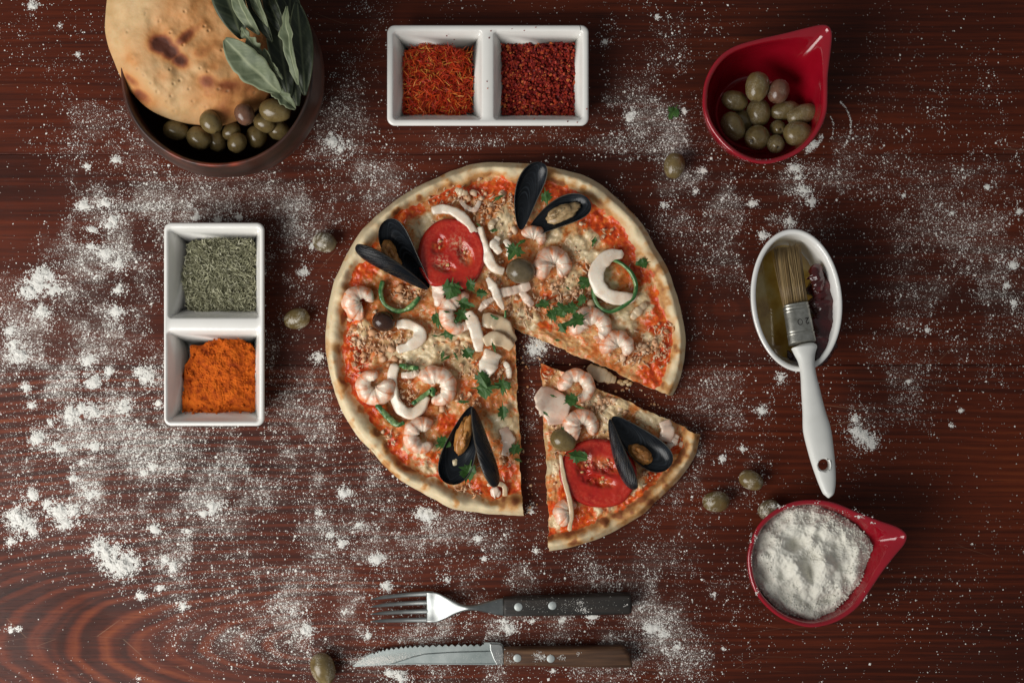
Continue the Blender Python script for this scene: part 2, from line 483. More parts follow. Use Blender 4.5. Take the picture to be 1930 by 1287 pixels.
def pepper_mat():
    b = MB('green_pepper'); o = b.obj()
    c = b.ramp(b.noise(o, 160, 4), [(0.3, (0.016, 0.075, 0.018)), (0.55, (0.04, 0.14, 0.035)), (0.75, (0.11, 0.23, 0.075))])
    c = b.mix(b.math('MULTIPLY', b.attr('inner'), b.fac(b.noise(o, 300, 3), 0.3, 0.6)), c, (0.27, 0.40, 0.16))
    return b.set(color=c, rough=0.25, spec=0.5, sss=0.1, sssr=(.3, 1, .3), ssss=0.002)
m_pepper = pepper_mat()

def squid_mat(name, w, p, amt):
    b = MB(name); o = b.obj()
    n1 = b.noise(o, 85, 4); n2 = b.noise(o, 420, 4)
    c = b.mix(b.math('MULTIPLY', b.fac(n1, 0.42, 0.72), amt), w, p)
    c = b.mix(b.math('MULTIPLY', b.fac(n2, 0.60, 0.72), 0.35), c, (0.50, 0.27, 0.15))
    return b.set(color=c, rough=0.22, spec=0.5, sss=0.25, sssr=(1, .7, .5), ssss=0.003, normal=b.bump(b.noise(o, 300, 4), 0.25, 0.0008))
m_squid = squid_mat('white_squid', (0.82, 0.735, 0.61), (0.72, 0.50, 0.34), 0.75)
m_squid_p = squid_mat('pink_squid', (0.76, 0.61, 0.49), (0.64, 0.33, 0.22), 0.75)
m_squid_b = squid_mat('beige_squid', (0.64, 0.50, 0.335), (0.56, 0.36, 0.19), 0.8)

def shrimp_mat():
    b = MB('cooked_shrimp'); o = b.obj()
    back = b.attr('back'); seg = b.attr('seg')
    n1 = b.noise(o, 150, 5, 0.62); n2 = b.noise(o, 600, 3)
    k = b.math('ADD', b.math('MULTIPLY', back, 0.42), b.math('MULTIPLY', b.math('MULTIPLY', seg, back), 0.75))
    k = b.math('ADD', k, b.math('MULTIPLY', b.math('SUBTRACT', n1, 0.5), 3.0))
    c = b.mix(b.fac(k, -0.02, 0.88), (0.84, 0.70, 0.56), (0.76, 0.235, 0.085))
    c = b.mix(b.math('MULTIPLY', b.fac(n2, 0.55, 0.7), 0.3), c, (0.80, 0.70, 0.62))
    return b.set(color=c, rough=0.22, spec=0.5, sss=0.25, sssr=(1, .5, .35), ssss=0.003, normal=b.bump(n1, 0.25, 0.0008))
m_shrimp = shrimp_mat()

def shell(name, c1, c2, c3, rough, along=True):
    b = MB(name); o = b.obj()
    g = b.attr('grow')
    ln = b.n('ShaderNodeTexNoise', {'W': b.math('MULTIPLY', g, 26.0), 'Scale': 1.0, 'Detail': 3.0}, noise_dimensions='1D')
    n1 = b.noise(o, 90, 4)
    f = b.math('ADD', b.math('MULTIPLY', ln, 0.6), b.math('MULTIPLY', n1, 0.4))
    c = b.ramp(f, [(0.35, c1), (0.52, c2), (0.66, c3)])
    rim = b.attr('rimv')
    c = b.mix(b.math('MULTIPLY', rim, 0.6), c, (0.16, 0.14, 0.11))
    return b.set(color=c, rough=rough, spec=0.26, coat=0.0, normal=b.bump(ln, 0.6 if along else 0.12, 0.0006))
m_sh_out = shell('mussel_shell_outside', (0.003, 0.004, 0.006), (0.007, 0.009, 0.013), (0.040, 0.030, 0.020), 0.20)
m_sh_in = shell('mussel_shell_inside', (0.006, 0.007, 0.009), (0.011, 0.013, 0.016), (0.030, 0.036, 0.044), 0.20, False)
m_meat_o = simple('orange_mussel_meat', [(0.3, (0.28, 0.105, 0.024)), (0.55, (0.46, 0.20, 0.05)), (0.75, (0.56, 0.30, 0.11))], 160, 0.35, 0.4, 380, 0.001, sss=0.15)
m_meat_t = simple('tan_mussel_meat', [(0.3, (0.26, 0.165, 0.075)), (0.55, (0.44, 0.30, 0.15)), (0.75, (0.54, 0.39, 0.22))], 160, 0.35, 0.4, 380, 0.001, sss=0.15)

def tomato():
    b = MB('tomato_flesh'); o = b.obj()
    gel = b.attr('gel'); core = b.attr('core')
    n1 = b.noise(o, 110, 4); n2 = b.noise(o, 520, 4, 0.6)
    c = b.ramp(n1, [(0.3, (0.36, 0.008, 0.007)), (0.7, (0.50, 0.026, 0.011))])
    c = b.mix(b.math('MULTIPLY', b.fac(n2, 0.5, 0.75), 0.16), c, (0.55, 0.12, 0.06))
    c = b.mix(b.math('MULTIPLY', b.attr('wall'), b.fac(n2, 0.40, 0.70)), c, (0.56, 0.065, 0.032))
    c = b.mix(b.math('MULTIPLY', gel, b.fac(n2, 0.35, 0.6)), c, (0.33, 0.020, 0.006))
    c = b.mix(b.math('MULTIPLY', b.math('MULTIPLY', gel, b.fac(n1, 0.5, 0.62)), 0.7), c, (0.62, 0.16, 0.03))
    c = b.mix(b.math('MULTIPLY', core, b.fac(n2, 0.44, 0.60)), c, (0.62, 0.36, 0.22))
    rough = b.math('SUBTRACT', 0.24, b.math('MULTIPLY', gel, 0.16))
    return b.set(color=c, rough=rough, spec=0.5, sss=0.12, sssr=(1, .2, .1), ssss=0.003, normal=b.bump(b.math('ADD', n1, b.math('MULTIPLY', n2, 0.5)), 0.22, 0.0008))
m_tomato = tomato()
m_tskin = simple('tomato_skin', [(0.3, (0.30, 0.008, 0.008)), (0.7, (0.38, 0.016, 0.012))], 80, 0.15, sss=0.05)
m_seed = simple('tomato_seed', [(0.3, (0.55, 0.33, 0.12)), (0.7, (0.66, 0.45, 0.22))], 300, 0.3, sss=0.1)

def pizza_mat():
    b = MB('baked_pizza'); o = b.obj()
    crust, sauce, toast, side = b.attr('crust'), b.attr('sauce'), b.attr('toast'), b.attr('side')
    n1 = b.noise(o, 60, 5, 0.6); n2 = b.noise(o, 220, 5, 0.6); n3 = b.noise(o, 800, 3)
    # melted cheese
    ch = b.ramp(b.math('ADD', b.math('MULTIPLY', n1, 0.5), b.math('MULTIPLY', n2, 0.5)),
                [(0.36, (0.48, 0.085, 0.016)), (0.45, (0.60, 0.200, 0.045)), (0.53, (0.68, 0.42, 0.18)), (0.64, (0.76, 0.60, 0.36))])
    chs = b.attr('cheese')
    ch = b.mix(b.fac(b.math('ADD', chs, b.math('MULTIPLY', b.math('SUBTRACT', n2, 0.5), 1.2)), 0.25, 0.75), ch, b.ramp(n1, [(0.35, (0.64, 0.44, 0.22)), (0.65, (0.75, 0.62, 0.40))]))
    # tomato sauce
    sa = b.ramp(n2, [(0.3, (0.38, 0.022, 0.005)), (0.50, (0.66, 0.075, 0.010)), (0.70, (0.80, 0.22, 0.032))])
    ks = b.math('ADD', sauce, b.math('MULTIPLY', b.math('SUBTRACT', n2, 0.5), 1.7))
    c = b.mix(b.fac(ks, 0.30, 0.55), ch, sa)
    # crust
    cb = b.ramp(n2, [(0.3, (0.66, 0.52, 0.31)), (0.7, (0.74, 0.61, 0.40))])
    kt = b.math('ADD', toast, b.math('MULTIPLY', b.math('SUBTRACT', n1, 0.5), 1.6))
    kt = b.math('ADD', kt, b.math('MULTIPLY', b.math('SUBTRACT', n2, 0.5), 0.5))
    cb = b.mix(b.fac(kt, 0.18, 0.66), cb, (0.56, 0.285, 0.095))
    cb = b.mix(b.fac(kt, 0.62, 1.05), cb, (0.26, 0.085, 0.026))
    kc = b.math('ADD', crust, b.math('MULTIPLY', b.math('SUBTRACT', n2, 0.5), 0.8))
    c = b.mix(b.fac(kc, 0.35, 0.65), c, cb)
    sd = b.ramp(n2, [(0.35, (0.42, 0.24, 0.10)), (0.65, (0.66, 0.50, 0.29))])
    c = b.mix(side, c, sd)
    rough = b.n('ShaderNodeMapRange', {0: b.math('ADD', crust, side), 1: 0.0, 2: 0.8, 3: 0.24, 4: 0.7})
    h = b.math('MULTIPLY', b.math('ADD', n2, b.math('MULTIPLY', n3, 0.35)), b.math('SUBTRACT', 1.0, b.math('MULTIPLY', crust, 0.78)))
    return b.set(color=c, rough=rough, spec=0.4, sss=0.06, ssss=0.002, normal=b.bump(h, 0.38, 0.0014))
m_pizza = pizza_mat()
m_tuna = by_rnd('shredded_tuna', [(0.0, (0.58, 0.27, 0.12)), (0.35, (0.66, 0.41, 0.24)), (0.7, (0.74, 0.54, 0.37)), (1.0, (0.64, 0.28, 0.11))], 0.45, 0.35)
m_saffron = by_rnd('saffron_threads', [(0.0, (0.32, 0.014, 0.006)), (0.55, (0.56, 0.036, 0.008)), (0.85, (0.68, 0.11, 0.012)), (1.0, (0.76, 0.42, 0.08))], 0.5)
m_chili = by_rnd('chili_flakes', [(0.0, (0.11, 0.005, 0.004)), (0.5, (0.25, 0.011, 0.007)), (0.88, (0.40, 0.040, 0.012)), (1.0, (0.58, 0.17, 0.04))], 0.62, 0.3)
m_herb = by_rnd('dried_herb', [(0.0, (0.12, 0.112, 0.065)), (0.4, (0.28, 0.275, 0.165)), (0.8, (0.43, 0.42, 0.275)), (1.0, (0.60, 0.58, 0.43))], 0.75)
m_paprika = simple('paprika_powder', [(0.34, (0.25, 0.036, 0.005)), (0.5, (0.52, 0.098, 0.008)), (0.68, (0.62, 0.135, 0.012))], 170, 0.9, 0.8, 1200, 0.0008, spec=0.15, detail=6)
m_herbbed = simple('herb_bed', [(0.3, (0.07, 0.065, 0.04)), (0.7, (0.15, 0.145, 0.09))], 700, 0.9, spec=0.1)
m_safbed = simple('saffron_bed', [(0.3, (0.12, 0.012, 0.005)), (0.7, (0.25, 0.035, 0.008))], 700, 0.8, spec=0.1)
m_chilbed = simple('chili_bed', [(0.3, (0.06, 0.005, 0.004)), (0.7, (0.13, 0.010, 0.007))], 700, 0.8, spec=0.1)
m_bristle = by_rnd('bristle', [(0.0, (0.12, 0.075, 0.03)), (0.5, (0.235, 0.155, 0.065)), (1.0, (0.37, 0.27, 0.13))], 0.4, 0.4)
m_drychili = simple('dried_red_pepper', [(0.3, (0.022, 0.004, 0.004)), (0.55, (0.055, 0.006, 0.006)), (0.75, (0.13, 0.010, 0.010))], 90, 0.16, 0.4, 160, 0.002, coat=0.4)

def oil():
    b = MB('olive_oil'); o = b.obj()
    c = b.ramp(b.noise(o, 45, 4), [(0.35, (0.34, 0.17, 0.025)), (0.50, (0.58, 0.36, 0.075)), (0.68, (0.70, 0.55, 0.22))])
    return b.set(color=c, rough=0.04, spec=0.5, coat=0.6, normal=b.bump(b.noise(o, 40, 2), 0.06, 0.002))
m_oil = oil()
# ------------------------------------------------------------------ where flour lies on the table
CL = [(62, 12, 10), (113, 50, 5), (147, 103, 4), (164, 313, 6), (219, 303, 9), (159, 388, 12), (199, 383, 12), (214, 413, 14), (174, 433, 9), (205, 425, 9), (199, 477, 13), (169, 465, 8), (224, 497, 12), (80, 522, 20), (55, 547, 20), (100, 547, 15), (70, 535, 18), (219, 587, 14), (224, 547, 12), (80, 587, 15), (20, 622, 12), (627, 264, 14), (640, 280, 10), (572, 512, 9), (590, 462, 10),
      (35, 670, 20), (48, 730, 9), (25, 650, 12), (176, 720, 18), (166, 680, 12), (276, 710, 16), (262, 700, 10), (231, 766, 16), (136, 781, 19), (176, 776, 17), (150, 768, 12), (95, 796, 8), (70, 826, 16), (111, 846, 14), (176, 841, 13), (60, 766, 8), (136, 901, 9), (171, 932, 13), (40, 982, 24), (30, 970, 15), (60, 932, 13), (110, 962, 18), (90, 950, 10), (141, 962, 15), (121, 987, 14), (60, 1000, 10), (20, 1020, 8), (292, 997, 13), (402, 957, 15), (385, 968, 10), (186, 1032, 18), (200, 1040, 20), (231, 1067, 26), (215, 1060, 20), (245, 1055, 14), (327, 1067, 12), (310, 1055, 8), (302, 1108, 7), (266, 1123, 9), (347, 1143, 9), (20, 1188, 7), (34, 1184, 6), (573, 1188, 12), (598, 675, 10), (261, 1278, 5), (352, 1000, 7), (287, 881, 8), (623, 1007, 8), (270, 890, 6), (155, 870, 6), (205, 700, 9), (300, 760, 8), (320, 690, 8), (410, 415, 9), (370, 410, 8), (450, 408, 7),
      (648, 929, 12), (807, 972, 14), (795, 968, 12), (645, 1024, 10), (711, 1053, 14), (676, 989, 6), (602, 968, 7), (902, 1014, 7), (842, 1091, 7), (729, 1105, 10), (912, 1053, 5), (581, 1187, 12), (958, 1183, 13), (950, 1170, 9), (1117, 1162, 9), (1226, 1183, 12), (1000, 961, 7), (754, 1275, 16), (735, 1268, 10), (1043, 1264, 6), (694, 1197, 9), (1011, 1039, 7), (1015, 652, 16), (1005, 660, 9), (1005, 1170, 6), (1060, 1170, 7),
      (1617, 812, 16), (1630, 825, 15), (1645, 838, 10), (1612, 790, 7), (1471, 710, 8), (1436, 773, 9), (1399, 846, 5), (1361, 864, 6), (1238, 1183, 9), (1250, 1195, 8), (1278, 1218, 6), (1793, 803, 4), (1811, 773, 4), (1713, 718, 4), (1346, 1120, 4), (1363, 1223, 4), (1237, 32, 5), (1140, 80, 6), (1324, 323, 7), (1418, 383, 7), (1498, 318, 11), (1513, 358, 12), (1528, 380, 10), (1438, 443, 9), (1488, 418, 10), (1505, 335, 8), (1185, 224, 6), (1861, 353, 6), (1920, 398, 7), (1896, 537, 7), (1911, 572, 8), (1796, 403, 5), (1702, 368, 4), (1746, 622, 6), (1533, 271, 7), (1520, 276, 7), (1910, 500, 8), (1310, 360, 6), (1290, 210, 5), (1190, 215, 8), (1250, 385, 6)]
ZN = [(180, 450, 110, 130, 1.0), (120, 620, 120, 130, 1.2), (200, 780, 160, 110, 1.2), (150, 930, 130, 90, 1.0), (330, 900, 200, 100, .9), (350, 1030, 150, 80, .7), (420, 395, 150, 50, 1.0), (560, 420, 90, 90, 1.0), (640, 270, 80, 70, .9), (190, 270, 90, 90, .45), (550, 600, 70, 120, .6), (560, 820, 90, 110, .95), (640, 910, 100, 80, 1.0), (700, 1000, 150, 80, .9), (860, 1035, 120, 60, .9), (570, 1160, 130, 80, .85), (430, 1170, 100, 55, .65), (760, 1185, 200, 70, 1.0), (950, 1190, 200, 60, .9), (1150, 1120, 100, 60, .7), (1240, 1190, 75, 85, .9), (1000, 1260, 200, 40, .6), (1050, 1065, 130, 40, .65),
      (1330, 1000, 110, 90, .30), (1400, 760, 120, 90, .7), (1330, 870, 80, 80, .6), (1640, 830, 50, 60, .8), (1720, 730, 100, 80, .5), (1800, 560, 150, 130, .7), (1850, 420, 110, 150, .7), (1700, 420, 170, 150, .42), (1500, 360, 110, 60, 1.0), (1330, 370, 110, 70, .9), (1390, 480, 80, 90, .5), (1210, 220, 90, 60, .85), (1300, 270, 90, 70, .85), (1630, 270, 80, 50, .6), (1250, 80, 100, 80, .22), (900, 275, 160, 30, .4), (720, 340, 70, 60, .8), (1800, 160, 150, 100, .14), (1250, 1240, 120, 60, .6), (1720, 1060, 180, 140, .10), (1320, 1120, 90, 70, .25), (100, 80, 110, 80, .05), (300, 380, 90, 50, .7), (1010, 650, 28, 30, .9), (1000, 800, 18, 130, .5), (640, 150, 60, 100, .25), (440, 1070, 120, 70, .45), (1500, 700, 60, 50, .4), (1090, 280, 120, 25, .35), (700, 60, 30, 80, .25)]
def flour_density(px, py, fine=True):
    d = np.full(px.shape, .030)
    for (x, y, sx, sy, w) in ZN: d = d + .60*w*np.exp(-((px-x)/sx)**2-((py-y)/sy)**2)
    d = d*(1 - .38*sstep(1250, 1500, px))*(1 + .22*(1-sstep(350, 520, px)))
    d = np.minimum(d, 1.15)
    n1 = fbm(px/55, py/55, 4, 31); n2 = fbm(px/15, py/15, 3, 37)
    d = d*(.25+1.15*sstep(.34, .70, n1))*((.45+1.05*sstep(.35, .7, n2)) if fine else 1.0)
    # swept clean spots
    for (x, y, sx, sy) in [(150, 1180, 170, 75), (60, 360, 90, 90), (1720, 1010, 90, 60), (1130, 320, 60, 30), (960, 290, 200, 14), (20, 430, 60, 60)]:
        d = d*(1-.93*np.exp(-(((px-x)/sx)**2+((py-y)/sy)**2)**2))
    return d

# ------------------------------------------------------------------ table (the surface everything lies on)
table = bpy.data.objects.new('table', None); COL.objects.link(table); table.empty_display_size = 0.05
ORG[table.name] = np.zeros(3); table['kind'] = 'structure'
Y = lambda py: (643.5 - py)*S
X = lambda px: (px - 965)*S
seams = [-760, -330, 291, 688, 1420, 1850]
grain = [(Y(-500), X(2600), .05, .0075, None), (Y(150), X(-1800), .055, .0062, None), (Y(560), X(2900), .05, .0070, (X(1372), Y(578), 0.030)),
         (Y(1212), X(640), .24, .0038, None), (Y(1700), X(-900), .05, .0075, None)]
def plank_mesh(ya, yb, nx=520, zt=0.0, zbm=-.03, bev=.0004):
    ny = max(20, int((yb-ya)/.003))
    xs = np.linspace(-.78, .78, nx); ys = np.concatenate([[ya, ya+bev*.3], np.linspace(ya+bev, yb-bev, ny), [yb-bev*.3, yb]])
    zs = np.concatenate([[zt-bev, zt-bev*.3], np.full(ny, zt), [zt-bev*.3, zt-bev]])
    ys = np.concatenate([[ya], ys, [yb]]); zs = np.concatenate([[zbm], zs, [zbm]])
    V = np.stack([np.tile(xs, (len(ys), 1)), np.tile(ys[:, None], (1, nx)), np.tile(zs[:, None], (1, nx))], -1)
    m = len(ys)
    F = [grid_faces(m, nx), np.arange(m)[::-1]*nx, np.arange(m)*nx+nx-1]
    return V.reshape(-1, 3), F
def dust_film(V):
    px, py = V[:, 0]/S+965, 643.5-V[:, 1]/S
    d = flour_density(px, py, False)
    for (x, y, R_) in CL: d = np.maximum(d, np.where((np.abs(px-x) < 4*R_) & (np.abs(py-y) < 4*R_), min(1.0, .45+R_/26)*np.exp(-((px-x)**2+(py-y)**2)/(1.0*R_)**2), 0))
    return np.clip(d, 0, 1.1)
for k in range(5):
    ya, yb = Y(seams[k+1]) + 0.00012, Y(seams[k]) - 0.00012
    V, F = plank_mesh(ya, yb)
    g = grain[k]
    build('plank', V, F, wood_plank('stained_wood_%d' % k, g[0], g[1], g[2], g[3], g[4], seed=k*3.7+1, amp=[.18, .22, .22, .901, .3][k]), table, smooth=False, attrs={'dust': dust_film(V)})
V, F = prism([(-0.77, Y(1840)), (0.77, Y(1840)), (0.77, Y(-750)), (-0.77, Y(-750))], -0.05, -0.031, 0.001, 1)
build('added_light_block', V, F, m_hbrown, table, smooth=False)  # added unseen panel that stops light showing through the plank gaps

# ------------------------------------------------------------------ divided dishes
def dish(rect, comps, label, ztop=0.029):
    x0, y0, x1, y1 = rect
    def ring(cx, cy, hx, hy, r, z): return W(*(rrect(cx, cy, hx, hy, r).T), z)
    cx, cy, hx, hy = (x0+x1)/2, (y0+y1)/2, (x1-x0)/2, (y1-y0)/2
    top0 = ring(cx, cy, hx, hy, 15, ztop)
    def shr(base, d, z):
        q = inset(base, d); q[:, 2] = z; return q
    outer = [shr(top0, .0145, 0.0), shr(top0, .0125, 0.0008), shr(top0, .006, .012), shr(top0, .0015, ztop-.006), shr(top0, .0002, ztop-.0025),
             shr(top0, .0001, ztop-.0014), shr(top0, .0006, ztop-.0005), shr(top0, .0014, ztop)]
    V, F = loft(outer, True, False)
    o = thing('divided_dish', (V[:, 0].mean(), V[:, 1].mean(), 0), label, 'dish', 'white two-compartment dishes')
    Vs, Fs = [V], list(F); off = len(V); n = len(top0)
    bl = [np.arange(n) + (len(outer)-1)*n]
    for (a, b_, c, d) in comps:
        t = ring((a+c)/2, (b_+d)/2, (c-a)/2, (d-b_)/2, 7, ztop)
        rings = [shr(t, -.0012, ztop), shr(t, -.0004, ztop-.0005), shr(t, .0002, ztop-.0016), shr(t, .0012, ztop-.004), shr(t, .0062, .012), shr(t, .0082, .006), shr(t, .0098, .0046), shr(t, .012, .0042)]
        v, f = loft(rings, False, True)
        Vs.append(v); Fs += [np.asarray(q)+off for q in f]
        bl.append(np.arange(n)+off); off += len(v)
    V = np.vstack(Vs)
    # flat rim between the outer edge and the two wells
    bm = bmesh.new(); ed = []; vm = {}
    for lp in bl:
        vv = [bm.verts.new(V[i]) for i in lp]
        for v, i in zip(vv, lp): vm[v] = int(i)
        for a in range(n): ed.append(bm.edges.new((vv[a], vv[(a+1) % n])))
    bmesh.ops.triangle_fill(bm, use_beauty=True, edges=ed, normal=(0, 0, 1))
    tri = [[vm[v] for v in f.verts] for f in bm.faces]
    bm.free()
    Fs.append(np.array(tri))
    me = build('dish_body', V, Fs, m_white, o)
    bm = bmesh.new(); bm.from_mesh(me.data); bmesh.ops.recalc_face_normals(bm, faces=bm.faces[:]); bm.to_mesh(me.data); bm.free()
    return o
dishA = dish((729, 47, 1110, 237), [(741, 59, 908, 225), (931, 59, 1098, 225)], 'white rectangular two-well dish of saffron and red chili flakes above the pizza')
dishB = dish((308, 419, 498, 803), [(317, 431, 489, 599), (315, 624, 488, 794)], 'white upright two-well dish of dried herb and orange paprika left of the pizza')

def rad_fn(outl):
    """centre and radius-by-angle of a star-shaped outline"""
    q = catmull(outl, 240, True); c = np.array([(q[:, 0].min()+q[:, 0].max())/2, (q[:, 1].min()+q[:, 1].max())/2])
    an = np.arctan2(q[:, 1]-c[1], q[:, 0]-c[0]); rd = np.hypot(q[:, 0]-c[0], q[:, 1]-c[1]); k = np.argsort(an)
    return c, (lambda t: np.interp(t, an[k], rd[k], period=2*np.pi))
def bed_mesh(outl, z0, rise, amp, freq, seed, n=60, m=180, fine=0.0, drop=.006):
    c, rf = rad_fn(outl); a = np.linspace(-np.pi, np.pi, m, endpoint=False); rr = np.linspace(.02, 1, n)
    k = rf(a)*(1+.05*(fbm(np.cos(a)*6+9, np.sin(a)*6+9, 3, seed)-.5)*2)
    bx = c[0]+rr[:, None]*(k*np.cos(a)); by = c[1]+rr[:, None]*(k*np.sin(a))
    bz = z0 + rise*(1-rr[:, None]**2.5) + amp*2*(fbm(bx/freq, by/freq, 4, seed+3)-.5) + fine*2*(fbm(bx/2.2, by/2.2, 2, seed+8)-.5)
    bz[-1] = z0 - drop
    return loft(W(bx, by, bz), True, False)
def scatter_in(outl, n, seed):
    r = np.random.RandomState(seed); c, rf = rad_fn(outl)
    t = r.uniform(-np.pi, np.pi, n*3); R_ = rf(t); keep = r.rand(n*3) < (R_/R_.max())**2
    t, R_ = t[keep][:n], R_[keep][:n]; q = np.sqrt(r.rand(len(t)))*1.01
    return c[0]+q*R_*np.cos(t), c[1]+q*R_*np.sin(t), q
def spice(name, outl, n, z0, rise, mat, bed, label, cat, seed, length, width, kind='thread', tilt=.35):
    r = np.random.RandomState(seed)
    px, py, q = scatter_in(outl, n, seed); n = len(px)
    z = z0 + rise*(1-q**2.5) + r.rand(n)*.0024 + .0018*2*(fbm(px/16, py/16, 4, seed+3)-.5)
    C = W(px, py, z)
    if kind == 'thread':
        a = r.rand(n)*6.283; Dv = np.stack([np.cos(a), np.sin(a), r.normal(size=n)*tilt], -1); Dv /= np.linalg.norm(Dv, axis=1)[:, None]
        V, F, ids = shards(C, Dv, length*(.5+r.rand(n)), width*(.6+.8*r.rand(n)), r.normal(size=n)*.35, seed, 3)
    else:
        V, F, ids = flakes(C, length*(.45+.9*r.rand(n)**2), seed, 5, .22, .45)
    bv, bf = bed_mesh(outl, z0-.0003, rise, .0018, 16, seed)
    rn = r.rand(n)[ids]; nb = len(bv)
    V2 = np.vstack([bv, V]); F2 = bf + [np.asarray(w)+nb for w in F]
    cnt = [np.zeros(len(np.atleast_2d(w)), int) for w in bf] + [np.ones(len(w), int) for w in F]
    return build(name, V2, F2, None, mats=[bed, mat], midx=np.concatenate(cnt), attrs={'rnd': np.concatenate([np.zeros(nb), rn])}, smooth=False, label=label, cat=cat, kind='stuff')
za = lambda L: [(x/4.386+700, y/4.386+30) for x, y in L]
zb7 = lambda L: [(x/3.064+280, y/3.064+400) for x, y in L]
SAF = za([(275, 300), (400, 240), (520, 222), (640, 248), (730, 285), (818, 300), (826, 430), (838, 560), (834, 680), (826, 775), (760, 820), (600, 830), (430, 820), (278, 830), (262, 700), (250, 560), (248, 430)])
CHI = za([(1078, 250), (1250, 236), (1450, 230), (1600, 222), (1700, 210), (1704, 400), (1700, 560), (1694, 700), (1700, 800), (1715, 850), (1560, 845), (1400, 840), (1250, 832), (1110, 830), (1070, 760), (1078, 600), (1070, 430)])
HER = zb7([(232, 178), (330, 158), (430, 150), (520, 153), (602, 166), (624, 250), (622, 350), (618, 450), (612, 562), (520, 576), (400, 585), (300, 578), (228, 560), (212, 480), (192, 400), (198, 330), (222, 240)])
PAP = zb7([(245, 768), (300, 764), (370, 738), (430, 726), (500, 722), (560, 738), (602, 768), (622, 830), (620, 960), (628, 1062), (612, 1150), (540, 1157), (430, 1168), (300, 1177), (212, 1162), (192, 1110), (200, 1000), (207, 900), (238, 830)])
spice('saffron_threads', SAF, 1500, .0112, .0050, m_saffron, m_safbed, 'orange-red saffron threads heaped in the left well of the top dish', 'saffron', 3, .0068, .00030)
spice('chili_flakes', CHI, 2600, .0130, .0022, m_chili, m_chilbed, 'dark red crushed chili flakes filling the right well of the top dish', 'chili flakes', 4, .00125, 0, 'flake')
spice('dried_herb', HER, 3000, .0134, .0045, m_herb, m_herbbed, 'grey-green dried herb needles in the upper well of the left dish', 'dried herb', 5, .0034, .00026)
V, F = bed_mesh(PAP, .0122, .0058, .0026, 22, 6, 90, 300, .0006)
build('paprika_powder', V, F, m_paprika, label='bright orange paprika powder in the lower well of the left dish', cat='paprika', kind='stuff')
r = np.random.RandomState(5); cpx, cpy, _ = scatter_in(PAP, 260, 71)
V, F, ids = flakes(W(cpx, cpy, .0135 + .003*r.rand(len(cpx))), .0009*(.4+r.rand(len(cpx))), 9, 6, .6, .6)
build('paprika_crumbs', V, F, m_paprika, label='small orange crumbs of paprika on the powder in the left dish', cat='paprika crumbs', kind='stuff')
V, F = sweep(np.array([P3(*q) for q in catmull([(1092.5, 48.6, .0289), (1093.6, 51.5, .0291), (1094.4, 55, .0291), (1094.0, 57.6, .0290)], 14)]), .00018, .00010, 6)
build('hairline_crack', V, F, m_hdark, dishA)
# stray chili crumbs on the rim of the top dish
st = [(853, 83, .028), (856, 75, .0285), (850, 88, .024), (1010, 52, .0292), (988, 58, .0285), (925, 59, .0292), (922, 72, .0292), (918, 154, .0292), (919, 167, .0292), (1106, 206, .0292), (1088, 231, .0292), (1070, 229, .0292), (1007, 225, .0275), (945, 83, .024), (842, 68, .026), (965, 55, .029)]
V, F, ids = flakes(np.array([P3(*s) for s in st]), np.full(len(st), .0006), 3, 5, .4, .4)
build('spilled_chili_crumbs', V, F, m_chili, attrs={'rnd': RS.rand(len(st))[ids]}, smooth=False, label='tiny red chili crumbs spilled on the rim of the top dish', cat='chili crumbs', kind='stuff')

# ------------------------------------------------------------------ olives
def olive_mesh(seed, dusty):
    nu, nv = 28, 20
    v = np.linspace(0.03, np.pi-.03, nv); u = np.linspace(0, 2*np.pi, nu, endpoint=False)
    x = np.cos(v)
    rad = np.sin(v)**.92*(1-.07*x)
    R = np.stack([x[:, None]+0*u[None], rad[:, None]*np.cos(u)[None], rad[:, None]*np.sin(u)[None]], -1)
    nz = fbm(R[..., 0]*1.8+R[..., 2]*.7+7, R[..., 1]*1.8+R[..., 2]+7, 3, seed)-.5
    R = R*(1+.07*nz)[..., None]
    d = np.linalg.norm(R[..., 1:], axis=-1)
    sc = (1-sstep(.10, .24, d))*(R[..., 0] > 0)
    R[..., 0] -= sc*.16
    V, F = loft(R)
    me = mesh_of('olive', V, F)
    me.polygons.foreach_set('use_smooth', np.full(len(me.polygons), True))
    at = me.attributes.new('scar', 'FLOAT', 'POINT'); at.data.foreach_set('value', sc.ravel().astype(np.float32))
    dz = fbm(V[:, 0]*2+3, V[:, 1]*2+V[:, 2]*2+3, 3, seed+40)
    at = me.attributes.new('dust', 'FLOAT', 'POINT'); at.data.foreach_set('value', (sstep(.45, .62, dz)*dusty).astype(np.float32))
    return me
def olive(px, py, z, a, b, ang, label, group, mat=None, pitch=0.0, dusty=0.0, seed=0, cat='olive'):
    me = olive_mesh(seed, dusty); me.materials.append(mat or m_olive)
    # bake real size so the mesh stays at scale one
    k = S*(D-z)/D
    M = (Matrix.Rotation(math.radians(-ang), 4, 'Z') @ Matrix.Rotation(math.radians(pitch), 4, 'Y') @ Matrix.Rotation(seed*1.3, 4, 'X')).to_3x3() @ Matrix.Diagonal((a*k, b*k, b*k))
    me.transform(M.to_4x4())
    o = bpy.data.objects.new('olive', me); COL.objects.link(o)
    c = P3(px, py, z); o.location = tuple(c); ORG[o.name] = c
    return setp(o, label, cat, group)

